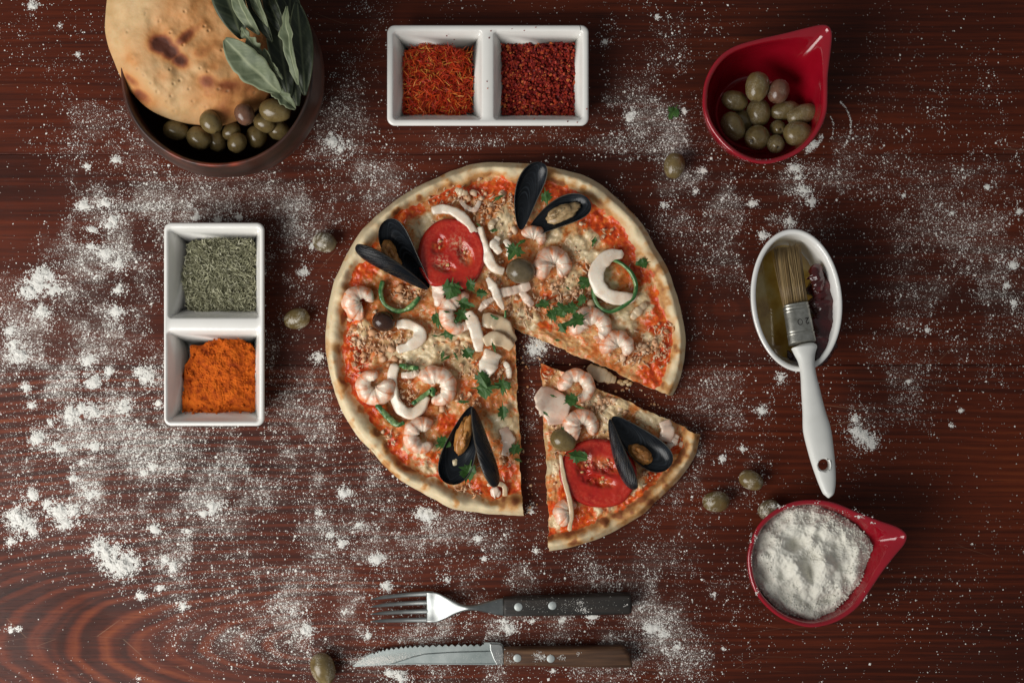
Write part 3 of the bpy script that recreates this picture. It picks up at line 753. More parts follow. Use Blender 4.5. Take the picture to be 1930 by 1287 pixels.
g = 'loose olives on the table'
for i, (px, py, a, b, an, lab, dst, mt) in enumerate([
    (1271, 313, 25, 20, 100, 'green olive on the table below the red bowl of olives', .35, None),
    (559, 601, 25, 20, 165, 'flour-speckled olive on the table right of the upright white dish', .9, None),
    (612, 457, 23, 19, 20, 'olive half buried in flour at the upper left of the pizza crust', 1.4, m_olive_g),
    (1416, 905, 24, 18, 25, 'brown spotted olive on the table, nearest the brush handle end', .7, None),
    (1349, 945, 26, 20, 175, 'shiny green olive on the table, nearest the pizza slice', .7, None),
    (1449, 960, 22, 18, 150, 'dusty olive tucked against the rim of the red flour bowl', 1.3, m_olive_g),
    (609, 1260, 31, 23, 70, 'olive on the table beside the knife tip', .35, None)]):
    olive(px, py, .0088 if i != 6 else .0095, a, b, an, lab, g, mt, dusty=dst, seed=20+i)

# ------------------------------------------------------------------ red pouring bowls
def pour_bowl(rimpx, cpx, rbase, ztop, label, foot=.62):
    pts = catmull(rimpx, 120, True)
    rim = W(pts[:, 0], pts[:, 1], ztop)
    c = P3(*cpx, ztop); c[2] = 0
    d = rim - c; d[:, 2] = 0
    a = np.arctan2(d[:, 1], d[:, 0]); rad = np.linalg.norm(d, axis=1)
    rb = rbase*S*(D-ztop)/D
    def lvl(t, z, off=0.0):
        """t 0 at the foot, 1 at the rim"""
        body = rb*(foot + (1-foot)*math.sin(t*math.pi/2)**.85)
        q = body + (rad-rb)*(t**3.2)
        ring = np.stack([c[0]+q*np.cos(a), c[1]+q*np.sin(a), np.full(len(a), z)], -1)
        return inset(ring, off) if off else ring
    th = .0034
    R = [lvl(0, 0, .004), lvl(0, .0006, .001)]
    for t in np.linspace(.06, .97, 14): R.append(lvl(t, ztop*t))
    R += [lvl(1, ztop-.0012, .0), lvl(1, ztop-.0003, .0005), lvl(1, ztop, .0014), lvl(1, ztop-.0003, .0024), lvl(1, ztop-.0012, .0031)]
    for t in np.linspace(.97, .10, 14): R.append(lvl(t, max(ztop*t, .007), th))
    R += [lvl(.05, .0062, th+.006), lvl(0.0, .0058, th+.02)]
    V, F = loft(R)
    return build('pouring_bowl', V, F, m_red, label=label, cat='bowl', group='red teardrop pouring bowls', origin=c)
z8 = lambda L: [(x/4.0225+1230, y/4.0225+30) for x, y in L]
z3 = lambda L: [(x/3.575+1300, y/3.575+860) for x, y in L]
pour_bowl(z8([(380, 650), (400, 490), (480, 340), (600, 240), (780, 180), (1000, 130), (1180, 85), (1290, 64), (1345, 85), (1365, 150), (1352, 290), (1333, 450), (1330, 600), (1320, 740), (1260, 880), (1150, 1010), (1000, 1090), (850, 1122), (700, 1090), (560, 1000), (450, 870), (395, 750)]),
          (1442, 190), 117, .056, 'glossy red teardrop bowl holding green olives, at the top right')
pour_bowl(z3([(390, 700), (410, 580), (470, 455), (570, 365), (700, 305), (850, 290), (980, 312), (1130, 372), (1280, 430), (1395, 470), (1455, 512), (1466, 550), (1445, 600), (1390, 665), (1300, 780), (1220, 900), (1130, 1020), (1000, 1110), (860, 1150), (740, 1140), (600, 1080), (480, 970), (415, 850)]),
          (1529, 1066), 118, .056, 'red teardrop bowl filled with white flour, at the lower right')

g = 'olives in the red bowl'
for i, (px, py, z, a, b, an, pt, lab, mt) in enumerate([
    (1399, 228, .019, 20, 18, 60, 0, 'olive mostly hidden behind the leftmost large olive in the red bowl', None),
    (1384, 190, .026, 24, 18, 195, -10, 'olive with a dark stem hole nearest the left wall of the red bowl', None),
    (1430, 213, .024, 25, 21, 80, 0, 'wide green olive in the middle of the red bowl', None),
    (1479, 209, .024, 27, 17, 170, 0, 'long olive below the reddish one in the red bowl', None),
    (1466, 242, .027, 16, 14, 60, -70, 'smallest olive with a round hole at the bowl centre right', None),
    (1427, 164, .036, 27, 21, 98, 0, 'smooth olive highest in the heap in the red bowl', None),
    (1467, 173, .034, 22, 19, 110, 0, 'reddish-brown wrinkled olive in the red bowl', m_olive_r),
    (1513, 216, .031, 29, 18, -20, 0, 'long spotted olive against the right wall of the red bowl', None),
    (1382, 239, .030, 27, 20, 62, 0, 'large shiny olive at the lower left in the red bowl', None),
    (1426, 260, .031, 24, 22, 145, -50, 'olive with hole pointing up at the bottom left of the red bowl', None),
    (1462, 272, .033, 19, 16, 80, -62, 'small round olive lowest in the red bowl', None),
    (1504, 252, .035, 26, 22, -5, 0, 'plump cracked olive at the lower right in the red bowl', None)]):
    olive(px, py, z+.004, a*1.07, b*1.07, an, lab, g, mt, pitch=pt, dusty=.15, seed=50+i)

# flour heaped in the lower red bowl
fo = catmull(z3([(418, 740), (436, 575), (530, 428), (685, 338), (835, 322), (965, 366), (1058, 416), (1156, 496), (1220, 578), (1236, 650), (1203, 742), (1150, 838), (1052, 960), (905, 1085), (785, 1112), (638, 1052), (522, 960), (444, 845)]), 300, True)
fc = np.array([1530, 1062]); rr = np.linspace(.01, 1, 120)
px = fc[0] + rr[:, None]*(fo[:, 0]-fc[0])[None]; py = fc[1] + rr[:, None]*(fo[:, 1]-fc[1])[None]
edge = fbm(px/9, py/9, 3, 4)-.5
z = .0485 - .0045*rr[:, None]**6 + .0052*2*(fbm(px/30, py/30, 2, 71)-.5) + .0018*2*(fbm(px/11, py/11, 3, 72)-.5) + .0009*2*(fbm(px/2.6, py/2.6, 2, 73)-.5)*sstep(.3, .75, fbm(px/30+4, py/30, 2, 77))
for (bx, by, sx, sy, h, rot) in ((1556, 1062, 15, 17, .0075, 0), (1505, 1078, 10, 24, .0055, -18), (1585, 1000, 22, 18, .005, 0), (1535, 1000, 8, 26, .004, 10), (1620, 1030, 14, 14, .0045, 0), (1612, 1078, 16, 16, .004, 0), (1470, 1040, 18, 30, .003, 0), (1510, 1120, 40, 14, -.004, 0), (1527, 1075, 7, 20, -.006, -15), (1500, 1025, 26, 10, -.0055, -20), (1475, 1075, 9, 22, -.003, 0), (1560, 1125, 24, 9, -.004, -20), (1575, 1035, 10, 20, -.003, 20)):
    ca, sa = math.cos(math.radians(rot)), math.sin(math.radians(rot))
    dx, dy = px-bx, py-by
    z = z + h*np.exp(-((dx*ca+dy*sa)/sx)**2 - ((-dx*sa+dy*ca)/sy)**2)
z = z - .0016*sstep(.9, 1, rr)[:, None]*(1+3*edge)
z[-1] = .034
wob = 1 + .035*edge*sstep(.8, 1, rr)[:, None]
px = fc[0]+(px-fc[0])*wob; py = fc[1]+(py-fc[1])*wob
V, F = loft(W(px, py, z), True, False)
build('flour_heap', V, F, m_flour2, label='lumpy white flour heaped in the lower red bowl', cat='flour', kind='stuff')
r = np.random.RandomState(8); n = 2600
i = r.randint(0, 300, n); q = .62+.40*np.sqrt(r.rand(n)); q = np.minimum(q, .985)
gx = fc[0]+q*(fo[i, 0]-fc[0])+r.normal(size=n)*2; gy = fc[1]+q*(fo[i, 1]-fc[1])+r.normal(size=n)*2
j = np.clip((q*119).astype(int), 0, 118)
V, F = grains(W(gx, gy, z[j, i]+.0002), .0005*(.4+1.3*r.rand(n)**2), 3, 1.0)
build('flour_crumbs', V, F, m_flour2, label='small flour crumbs round the edge of the flour in the red bowl', cat='flour crumbs', kind='stuff')

# ------------------------------------------------------------------ fork
zf = lambda x, y: (x/4.825+560, y/4.825+1080)
fork = thing('fork', P3(945, 1142, 0), 'steel fork with black riveted wooden handle, lying above the knife', 'fork')
tip_y = [1129.5, 1143.2, 1157, 1170.5]; root_y = [1118.5, 1135, 1151.5, 1167.5]
for k in range(4):
    pts = catmull([(698, tip_y[k], .0105), (722, tip_y[k]*.62+root_y[k]*.38, .0070), (765, tip_y[k]*.2+root_y[k]*.8, .0046), (806, root_y[k], .0052), (818, root_y[k]+(1143-root_y[k])*.06, .0058)], 30)
    path = np.array([P3(*p) for p in pts])
    hw = np.interp(np.linspace(0, 1, 30), [0, .25, .8, 1], [.0005, .0014, .0021, .0024])
    V, F = sweep(path, hw, np.interp(np.linspace(0, 1, 30), [0, 1], [.0007, .0011]), 12, round_ends=.001)
    build('tine', V, F, m_steel, fork)
ctr = catmull([(804, 1143, .0053, 27.8), (822, 1143.3, .0064, 28.2), (838, 1144, .0085, 22.0), (853, 1144.6, .0110, 14.5), (867, 1145, .0130, 8.6), (882, 1144.8, .0140, 5.0), (900, 1144.2, .0135, 6.2), (920, 1143.6, .0115, 11.0), (937, 1143.2, .0100, 15.2), (949, 1143, .0095, 16.8)], 60)
path = np.array([P3(*p[:3]) for p in ctr])
V, F = sweep(path, ctr[:, 3]*S, np.interp(np.linspace(0, 1, 60), [0, .05, .4, .55, 1], [.0004, .0010, .0016, .0028, .0022]), 24, pw=.75)
# spoon the head slightly
hx = V[:, 0]; w = sstep(X(870), X(815), hx) if False else np.clip((X(868)-hx)/(X(868)-X(810)), 0, 1)
V[:, 2] += w*.0022*((V[:, 1]-Y(1143))/(28*S))**2
build('head_and_neck', V, F, m_steel, fork)
ho = [(949, 1126.6), (1000, 1124.4), (1100, 1121), (1170, 1118.6), (1184, 1118.8), (1190, 1122), (1191, 1140), (1189.5, 1153), (1184, 1156), (1100, 1157.8), (1000, 1159.4), (949, 1159.8)]
hand = build('handle', *prism([tuple(P3(x, y, .012)[:2]) for x, y in ho], .0035, .0165, .0022, 4), m_hdark, fork)
for (x, y) in ((977, 1143.3), (1041, 1140.8)):
    a = np.linspace(0, 2*np.pi, 20, endpoint=False)
    c = P3(x, y, .0166)
    V, F = prism([(c[0]+.0031*math.cos(t), c[1]+.0031*math.sin(t)) for t in a], .0150, .01685, .0003, 2)
    build('rivet', V, F, m_rivet, hand)

# ------------------------------------------------------------------ serrated knife
knife = thing('serrated_knife', P3(930, 1236, 0), 'serrated table knife with brown riveted wooden handle at the bottom edge', 'knife')
zb = .0055
top = [(664, 1254.5), (680, 1243), (694, 1233.5), (703, 1229.5)]
tops = catmull([(703, 1229.5), (726, 1222.5), (757, 1218.2), (788, 1216), (829, 1214.5), (871, 1213.8), (912, 1213.8)], 106)
for k, (x, y) in enumerate(tops):
    top.append((x, y + [0, 2.2, 4.0, 2.2, 0][k % 5]))
top += [(912.5, 1210.2), (930, 1210), (943, 1211), (948, 1215), (950, 1221)]
bot = [(950, 1251.5), (933, 1252.2), (871, 1251.8), (788, 1251.2), (726, 1252.4), (690, 1254.2), (672, 1255.8)]
out = [tuple(P3(x, y, zb)[:2]) for x, y in top+bot]
V, F = prism(out, zb-.0013, zb+.0004, .0, 1)
blade = build('blade', V, F, m_blade, knife, smooth=False)
# raised flat below the ground bevel, and the bolster step
V, F = prism([tuple(P3(x, y, zb)[:2]) for x, y in [(776, 1237), (800, 1231), (850, 1227.5), (925, 1225.5), (948.5, 1225), (948.5, 1249.8), (871, 1250.2), (790, 1249.8), (735, 1250.4)]], zb+.0002, zb+.0012, .0006, 2)
build('blade_flat', V, F, m_blade, blade, smooth=False)
V, F = prism([tuple(P3(x, y, zb)[:2]) for x, y in [(923, 1211.5), (942, 1212.3), (947, 1216), (949, 1222), (949, 1251), (936, 1251.3), (930, 1240), (924, 1224)]], zb, zb+.0019, .0006, 2)
build('bolster', V, F, m_steel, knife, smooth=False)
ho = [(949.5, 1221.5), (985, 1220), (1024, 1219), (1107, 1218.8), (1150, 1217.5), (1169, 1216.8), (1178, 1220), (1185, 1229), (1190, 1242), (1192.5, 1256.5), (1140, 1256.6), (1086, 1255.8), (1000, 1253), (949.5, 1252)]
hand = build('handle', *prism([tuple(P3(x, y, .011)[:2]) for x, y in ho], .002, .0150, .0030, 4), m_hbrown, knife)
for (x, y) in ((975, 1239.6), (1038, 1240.6)):
    c = P3(x, y, .015); a = np.linspace(0, 2*np.pi, 20, endpoint=False)
    V, F = prism([(c[0]+.0030*math.cos(t), c[1]+.0030*math.sin(t)) for t in a], .0135, .01535, .0003, 2)
    build('rivet', V, F, m_rivet, hand)

# ------------------------------------------------------------------ oval ramekin with oil, dried peppers and brush
zr = .046
def oval(hx, hy, z, cx=1502, cy=566, rot=-5.0, n=96):
    a = np.linspace(0, 2*np.pi, n, endpoint=False)
    x, y = hx*np.cos(a), hy*np.sin(a); t = math.radians(rot)
    c = P3(cx, cy, zr); k = S*(D-zr)/D
    X2, Y2 = x*math.cos(t)-y*math.sin(t), x*math.sin(t)+y*math.cos(t)
    return np.stack([c[0]+X2*k, c[1]-Y2*k, np.full(n, z)], -1)
R = [oval(56, 100, 0), oval(62, 107, .001), oval(74, 121, .016), oval(81, 129, .034), oval(84.5, 133, .0425), oval(86, 135, zr-.0015), oval(85.2, 134.2, zr-.0003), oval(82.5, 131.5, zr),
     oval(78, 127, zr-.0003), oval(76, 125, zr-.0018), oval(73.5, 122, .037), oval(70.5, 119, .027), oval(65, 113, .014), oval(58, 105, .0075), oval(50, 96, .0058)]
V, F = loft(R)
build('oval_ramekin', V, F, m_white2, label='white oval ramekin of oil and dried peppers under the brush', cat='ramekin')
rr = np.linspace(.02, 1, 14)
ro = oval(63.5, 111.5, .0125); cc = ro.mean(0)
V, F = loft(cc + rr[:, None, None]*(ro-cc)[None], True, False)
build('olive_oil_pool', V, F, m_oil, label='amber olive oil pooled in the white ramekin', cat='oil')
def dry_pepper(pts, hw, lab, seed, flat=.7):
    p = catmull([P3(*q) for q in pts], 46)
    w = np.interp(np.linspace(0, 1, 46), np.linspace(0, 1, len(hw)), np.array(hw)*S)
    V, F = sweep(p, w, w*flat, 26, round_ends=.006, seed=seed, amp=.42)
    return build('dried_pepper', V, F, m_drychili, label=lab, cat='dried pepper', group='dried peppers in the ramekin')
dry_pepper([(1540, 508, .027), (1550, 545, .028), (1554, 585, .029), (1552, 628, .032), (1547, 664, .038), (1543, 690, .044)], [13, 27, 30, 27, 18, 9], 'long dark red dried pepper reaching the rim beside the brush', 61)
dry_pepper([(1524, 510, .036), (1535, 514, .038), (1542, 533, .037), (1545, 552, .034)], [9, 14, 12, 8], 'crumpled bright red dried pepper tip beside the bristles', 66)
dry_pepper([(1562, 520, .022), (1568, 550, .022), (1569, 585, .022)], [8, 13, 10], 'dark dried pepper skin against the right wall of the ramekin', 67)
dry_pepper([(1484, 660, .020), (1493, 672, .022), (1506, 680, .024)], [4, 7, 5], 'small dark red pepper piece under the brush neck', 68)

brush = thing('pastry_brush', P3(1500, 620, .02), 'white-handled pastry brush with bristles resting in the ramekin', 'brush')
def zof(py): return float(np.interp(py, [468, 575, 645, 700, 800, 938], [.033, .038, .044, .050, .059, .072]))
def edgeL(L, tr): return np.array([tr(x, y) for x, y in L])
zz = lambda x, y: (x/3.786+1300, y/3.786+620)
lft = edgeL([(715, 118), (722, 140), (742, 175), (772, 235), (788, 310), (800, 450), (810, 600), (830, 780), (860, 930), (910, 1080), (950, 1175), (975, 1205)], zz)
rgt = edgeL([(905, 95), (911, 120), (900, 160), (890, 215), (897, 300), (920, 400), (955, 540), (985, 660), (1022, 860), (1038, 1040), (1030, 1150), (1008, 1203)], zz)
L_, R_ = catmull(lft, 90), catmull(rgt, 90)
mid = (L_+R_)/2; hw = np.linalg.norm(R_-L_, axis=1)/2
path = np.array([P3(x, y, zof(y)) for x, y in mid])
th = np.interp(np.linspace(0, 1, 90), [0, .12, .3, .7, 1], [.0058, .0058, .0050, .0052, .0030])
V, F = sweep(path, hw*S*.945, th, 28, round_ends=.0035, pw=.85)
handle = build('handle', V, F, m_whitep, brush)
# bore the hanging hole
bm = bmesh.new()
hc = P3(1551, 875, zof(875))
bmesh.ops.create_cone(bm, cap_ends=True, segments=40, radius1=.0042, radius2=.0042, depth=.06)
me = bpy.data.meshes.new('cutter'); bm.to_mesh(me); bm.free()
cut = bpy.data.objects.new('cutter', me); COL.objects.link(cut); cut.location = tuple(hc)
md = handle.modifiers.new('hole', 'BOOLEAN'); md.operation = 'DIFFERENCE'; md.solver = 'EXACT'; md.object = cut
bpy.context.view_layer.update()
dg = bpy.context.evaluated_depsgraph_get()
nm = bpy.data.meshes.new_from_object(handle.evaluated_get(dg))
handle.modifiers.clear(); handle.data = nm
bpy.data.objects.remove(cut)
if not nm.materials: nm.materials.append(m_whitep)
bm = bmesh.new(); bm.from_mesh(nm)
he = [e for e in bm.edges if len(e.link_faces) == 2 and e.calc_face_angle(0) > .6 and (((e.verts[0].co+e.verts[1].co)/2 + Vector(ORG[brush.name]) - Vector(hc)).xy.length < .006)]
bmesh.ops.bevel(bm, geom=he, offset=.0009, segments=3, profile=.5, affect='EDGES')
for f in bm.faces: f.smooth = True
bm.to_mesh(nm); bm.free()
# ferrule
fl, fr = [(425, 740), (475, 1060)], [(635, 708), (700, 1037)]
q = lambda p: (p[0]/4.438+1380, p[1]/4.438+410)
A0, A1, B0, B1 = [np.array(q(p)) for p in (fl[0], fl[1], fr[0], fr[1])]
n = 60; t = np.linspace(0, 1, n)
mid = (A0+B0)/2*(1-t)[:, None] + (A1+B1)/2*t[:, None]
hwf = (np.linalg.norm(B0-A0)/2*(1-t)+np.linalg.norm(B1-A1)/2*t)*S*.955
groove = np.zeros(n)
for g0 in (.07, .16, .74): groove += -np.exp(-((t-g0)/.012)**2)*.0006 + np.exp(-((t-g0-.03)/.015)**2)*.0004
path = np.array([P3(x, y, zof(y)) for x, y in mid])
V, F = sweep(path, hwf+groove, .0062+groove, 40, pw=.7)
ferr = build('ferrule', V, F, m_tin, brush)
# stamped 20, upside down to the camera
ax = (A1+B1)/2-(A0+B0)/2; ax /= np.linalg.norm(ax); sd = np.array([-ax[1], ax[0]])   # ax runs to the handle
sd = -sd if sd[0] < 0 else sd
cen = np.array([1513.5, 606.0])
def stamp(pts, closed):
    w = []
    for (u, v) in pts:
        p = cen + sd*u + ax*v
        w.append(P3(p[0], p[1], zof(p[1])+.0061))
    w = catmull(w, 40, closed)
    return sweep(w, .00042, .00035, 8, closed=closed)
a = np.linspace(0, 2*np.pi, 16, endpoint=False)
V0 = stamp([(-5.5+4.2*math.cos(k), 5.4*math.sin(k)) for k in a], True)
V2 = stamp([(10.5, -5), (4.5, -5.2), (4.6, -5.0), (9.5, -.6), (10.2, 2.8), (7.6, 5.4), (4.6, 3.4)][::1] if False else [(5.0, -5.2), (10.8, -5.2), (10.9, -4.9), (6.3, .3), (5.4, 3.0), (7.6, 5.4), (10.6, 3.2)], False)
build('stamped_numeral', *V0, m_hdark, ferr, label='stamped numeral 0')
build('stamped_numeral', *V2, m_hdark, ferr, label='stamped numeral 2')
# bristles
T0, T1 = np.array(q((366, 268))), np.array(q((560, 236)))
nb = 900; r = np.random.RandomState(4)
u = r.rand(nb); lay = r.rand(nb)
st = A0[None]*(1-u)[:, None]+B0[None]*u[:, None]; en = T0[None]*(1-u)[:, None]+T1[None]*u[:, None] + r.normal(size=(nb, 2))*2.2
st = st*.985 + st.mean(0)*.015
z0 = zof(575)+(lay-.5)*.009*np.sqrt(np.clip(1-(2*u-1)**4, 0, 1)); z1 = zof(468)+(lay-.5)*.006
Pa = W(st[:, 0], st[:, 1]+3, z0); Pb = W(en[:, 0], en[:, 1], z1)
sp = r.choice(nb, 14, False); Pb[sp] += r.normal(size=(14, 3))*.004
dv = Pb-Pa; Ln = np.linalg.norm(dv, axis=1)
V, F, ids = shards((Pa+Pb)/2, dv/Ln[:, None], Ln, np.full(nb, .00034), r.normal(size=nb)*.012, 3, 4)
build('bristles', V, F, m_bristle, brush, attrs={'rnd': (.6*fbm(u*14, 0*u, 2, 3)+.4*r.rand(nb))[ids]})
V, F = sweep(np.array([P3(*((A0+B0)/2+(0, 2)), zof(575)), P3(*((T0+T1)/2*.85+(A0+B0)/2*.15), zof(485))]), [.0092, .0085], [.0035, .0022], 20, pw=.6)
build('bristle_core', V, F, m_bristle, brush, attrs={'rnd': np.full(len(V), .2)})

# ------------------------------------------------------------------ dark clay bowl with flatbread, bay leaves and olives
bc = P3(409, 134, .080); bc[2] = 0
a = np.linspace(0, 2*np.pi, 128, endpoint=False)
def circ(rpx, z, wob=0.0):
    rr = rpx*S*(1+wob*(fbm(np.cos(a)*2+5, np.sin(a)*2+5, 2, 9)-.5))
    return np.stack([bc[0]+rr*np.cos(a), bc[1]+rr*np.sin(a), np.full(128, z)], -1)
R = [circ(88, 0), circ(96, .001), circ(120, .010, .02), circ(152, .026, .02), circ(174, .045, .02), circ(179, .058, .02), circ(175, .069, .02), circ(169, .0755, .02), circ(167.5, .079, .02), circ(166.5, .0805, .02), circ(164, .0808, .02), circ(161.5, .080, .02), circ(159.5, .077, .02), circ(160, .066, .02), circ(162, .052), circ(150, .034), circ(120, .016), circ(80, .010)]
V, F = loft(R)
build('clay_bowl', V, F, m_clay, label='dark red-brown bowl with flatbread, bay leaves and olives at the top left', cat='bowl', origin=bc)

bo = catmull([(198, 40), (202, 80), (214, 114), (231, 152), (257, 185), (284, 208), (320, 224), (360, 233), (405, 236), (452, 224), (498, 190), (520, 140), (528, 60), (512, -20), (470, -85), (400, -125), (320, -130), (250, -100), (210, -40)], 260, True)
bcen = np.array([362., 55.]); rr = np.linspace(.01, 1, 110)
px = bcen[0]+rr[:, None]*(bo[:, 0]-bcen[0])[None]; py = bcen[1]+rr[:, None]*(bo[:, 1]-bcen[1])[None]
plane = .082 + (230-px)*.00005 - np.clip(py-60, -200, 300)*.00006
dome = .013*(1-rr[:, None]**6) + .004*(1-rr[:, None]**2)
zb_ = plane + dome + .0042*2*(fbm(px/70, py/70, 3, 5)-.5) + .0009*2*(fbm(px/25, py/25, 3, 6)-.5)
pit = np.zeros_like(px)
for (x, y) in [(274, 26), (348, 22), (385, 50), (393, 58), (321, 62), (418, 95), (431, 101), (377, 129), (391, 135), (339, 152), (327, 158), (296, 173), (322, 181), (356, 168), (315, 192), (328, 210), (412, 168), (429, 172), (449, 134), (463, 137), (480, 175), (271, 142), (284, 157), (363, 191), (388, 202), (345, 85), (300, 40), (240, 60), (250, 110), (258, 130), (320, 131)]:
    d2 = (px-x)**2+(py-y)**2
    zb_ = zb_ - .0011*np.exp(-d2/6.0) + .0010*np.exp(-d2/80.0)
    pit = np.maximum(pit, (.4+.6*((x*7+y*3) % 10)/10)*np.exp(-d2/4.0))
brown = np.zeros_like(px)
for (x, y, sx, sy, h, rot) in [(303, 86, 24, 17, 1.3, 25), (322, 100, 22, 16, 1.3, 30), (338, 114, 20, 15, 1.3, 30), (350, 70, 28, 11, .75, -40), (375, 100, 30, 20, .42, 0), (390, 152, 22, 14, .55, 20), (425, 160, 18, 12, .4, 0), (255, 115, 22, 12, .30, 0), (245, 150, 22, 10, .55, 40), (262, 178, 18, 10, .55, 30), (400, 120, 25, 20, .3, 0), (365, 20, 12, 40, .25, 20), (310, 145, 25, 12, .3, 0), (205, 60, 8, 40, .2, 0), (480, 80, 30, 50, .35, 0), (215, 20, 15, 20, .1, 0)]:
    ca, sa = math.cos(math.radians(rot)), math.sin(math.radians(rot)); dx, dy = px-x, py-y
    brown = np.maximum(brown, h*np.exp(-((dx*ca+dy*sa)/sx)**2-((-dx*sa+dy*ca)/sy)**2))
brown = brown - .18*np.exp(-((px-250)/60)**2-((py-20)/60)**2)
Rt = W(px, py, zb_)
low = Rt[-1].copy(); low[:, 2] -= .006
low2 = bread_in = low + (np.append(W(bcen[0], bcen[1], .08)[:2], 0) - np.append(low[:, :2].mean(0), 0))*0
low2 = low.copy(); cxy = low[:, :2].mean(0); low2[:, :2] = cxy+(low[:, :2]-cxy)*.93; low2[:, 2] -= .003
V, F = loft(np.concatenate([Rt, low[None], low2[None]], 0))
z2 = np.zeros(520)
build('flatbread', V, F, m_bread, attrs={'brown': np.concatenate([brown.ravel(), z2+.1]), 'pit': np.concatenate([pit.ravel(), z2])}, label='round dimpled flatbread with a dark burnt patch, leaning in the dark bowl', cat='bread')

g = 'olives in the dark bowl'
for i, (px, py, z, aa, b, an, lab) in enumerate([
    (526, 246, .050, 22, 19, 20, 'shaded olive squeezed against the right wall of the dark bowl'),
    (484, 258, .052, 22, 20, 80, 'dark olive lying left of the bowl wall in the front row'),
    (436, 248, .055, 19, 15, 140, 'small olive wedged in the middle of the dark bowl olives'),
    (408, 266, .050, 22, 19, 60, 'olive low in the gap behind the front row of the dark bowl'),
    (500, 232, .056, 22, 19, 30, 'dim olive under the largest olive of the dark bowl'),
    (332, 246, .057, 25, 19, 10, 'leftmost olive in the dark bowl, below the bread edge'),
    (375, 261, .058, 24, 21, 35, 'wrinkled olive at the front of the dark bowl'),
    (447, 270, .060, 20, 18, 120, 'front olive nearest the rim of the dark bowl'),
    (398, 231, .072, 23, 20, 55, 'glossy olive overlapping the bread edge in the dark bowl'),
    (461, 216, .073, 21, 19, 70, 'brownish olive on the bread below the pale bay leaf'),
    (519, 209, .070, 31, 22, 8, 'largest olive in the dark bowl, beside the bay leaves')]):
    olive(px, py, z, aa, b, an, lab, g, m_olive_r if i == 9 else None, seed=80+i)

def bay(base, tip, hw, pale, lab, curl=.25, bow=.004, roll=0.0, seed=0, ragged=0.0, nu=34, nv=13):
    A, B = P3(*base), P3(*tip)
    L = np.linalg.norm(B-A); x = (B-A)/L
    s = np.cross(np.array([0, 0, 1.]), x); s /= np.linalg.norm(s); up = np.cross(x, s)
    c, sn = math.cos(math.radians(roll)), math.sin(math.radians(roll)); s, up = s*c+up*sn, up*c-s*sn
    u = np.linspace(0, 1, nu); v = np.linspace(-1, 1, nv)
    w = hw*S*np.sin(np.pi*np.clip(u*.96+.02, 0, 1)**.9)**.75
    wl = w[:, None]*v[None]*(1 + ragged*(fbm(u*9, u*0+seed, 2, seed)-.5)[:, None]*np.abs(v)[None])
    zz = curl*np.abs(wl)**1.3/(hw*S)**.3 + bow*np.sin(np.pi*u)[:, None] + .0016*(fbm(u[:, None]*5+seed, v[None]*1.5+0*u[:, None], 2, seed)-.5)*2
    Pt = A + x*(u*L)[:, None, None] + s*wl[..., None] + up*zz[..., None]
    rib = np.exp(-(v/.05)**2)[None]+.25*(np.abs(np.sin((u[:, None]*9+np.abs(v)[None]*1.6)*np.pi)) > .97)
    rib = np.clip(rib*np.ones((nu, 1)), 0, 1)
    rib[:, [0, -1]] = .8
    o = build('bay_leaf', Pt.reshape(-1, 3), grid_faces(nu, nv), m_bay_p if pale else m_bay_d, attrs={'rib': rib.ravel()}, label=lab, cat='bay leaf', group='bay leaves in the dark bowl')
    md = o.modifiers.new('thickness', 'SOLIDIFY'); md.thickness = .00045
    return o
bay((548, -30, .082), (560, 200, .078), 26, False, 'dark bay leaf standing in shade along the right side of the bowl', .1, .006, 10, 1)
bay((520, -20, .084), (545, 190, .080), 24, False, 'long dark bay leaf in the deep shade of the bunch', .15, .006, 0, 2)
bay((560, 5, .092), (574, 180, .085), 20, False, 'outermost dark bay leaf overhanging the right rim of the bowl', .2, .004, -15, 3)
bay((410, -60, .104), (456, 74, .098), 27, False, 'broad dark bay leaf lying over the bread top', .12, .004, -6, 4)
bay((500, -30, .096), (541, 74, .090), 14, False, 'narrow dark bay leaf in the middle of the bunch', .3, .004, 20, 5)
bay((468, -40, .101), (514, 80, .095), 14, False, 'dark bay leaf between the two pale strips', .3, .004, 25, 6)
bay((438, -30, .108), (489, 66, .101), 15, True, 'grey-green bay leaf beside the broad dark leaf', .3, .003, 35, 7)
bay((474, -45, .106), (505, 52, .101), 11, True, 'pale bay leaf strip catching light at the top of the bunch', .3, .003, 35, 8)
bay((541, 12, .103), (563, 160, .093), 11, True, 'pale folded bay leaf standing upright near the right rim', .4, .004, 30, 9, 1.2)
bay((424, 74, .104), (530, 176, .090), 28, True, 'large silvery bay leaf curling over the bread edge', .30, .003, 16, 10, .25)
bay((455, 52, .106), (497, 106, .098), 11, True, 'small torn pale bay leaf above the silvery one', .4, .002, 20, 11, 1.6)
bay((498, 92, .099), (533, 150, .094), 8, True, 'crumpled narrow bay leaf right of the silvery one', .5, .002, 30, 12, 1.6)
bay((508, 160, .090), (557, 206, .083), 11, True, 'small pale bay leaf tip above the largest olive', .4, .003, 0, 13, .8)
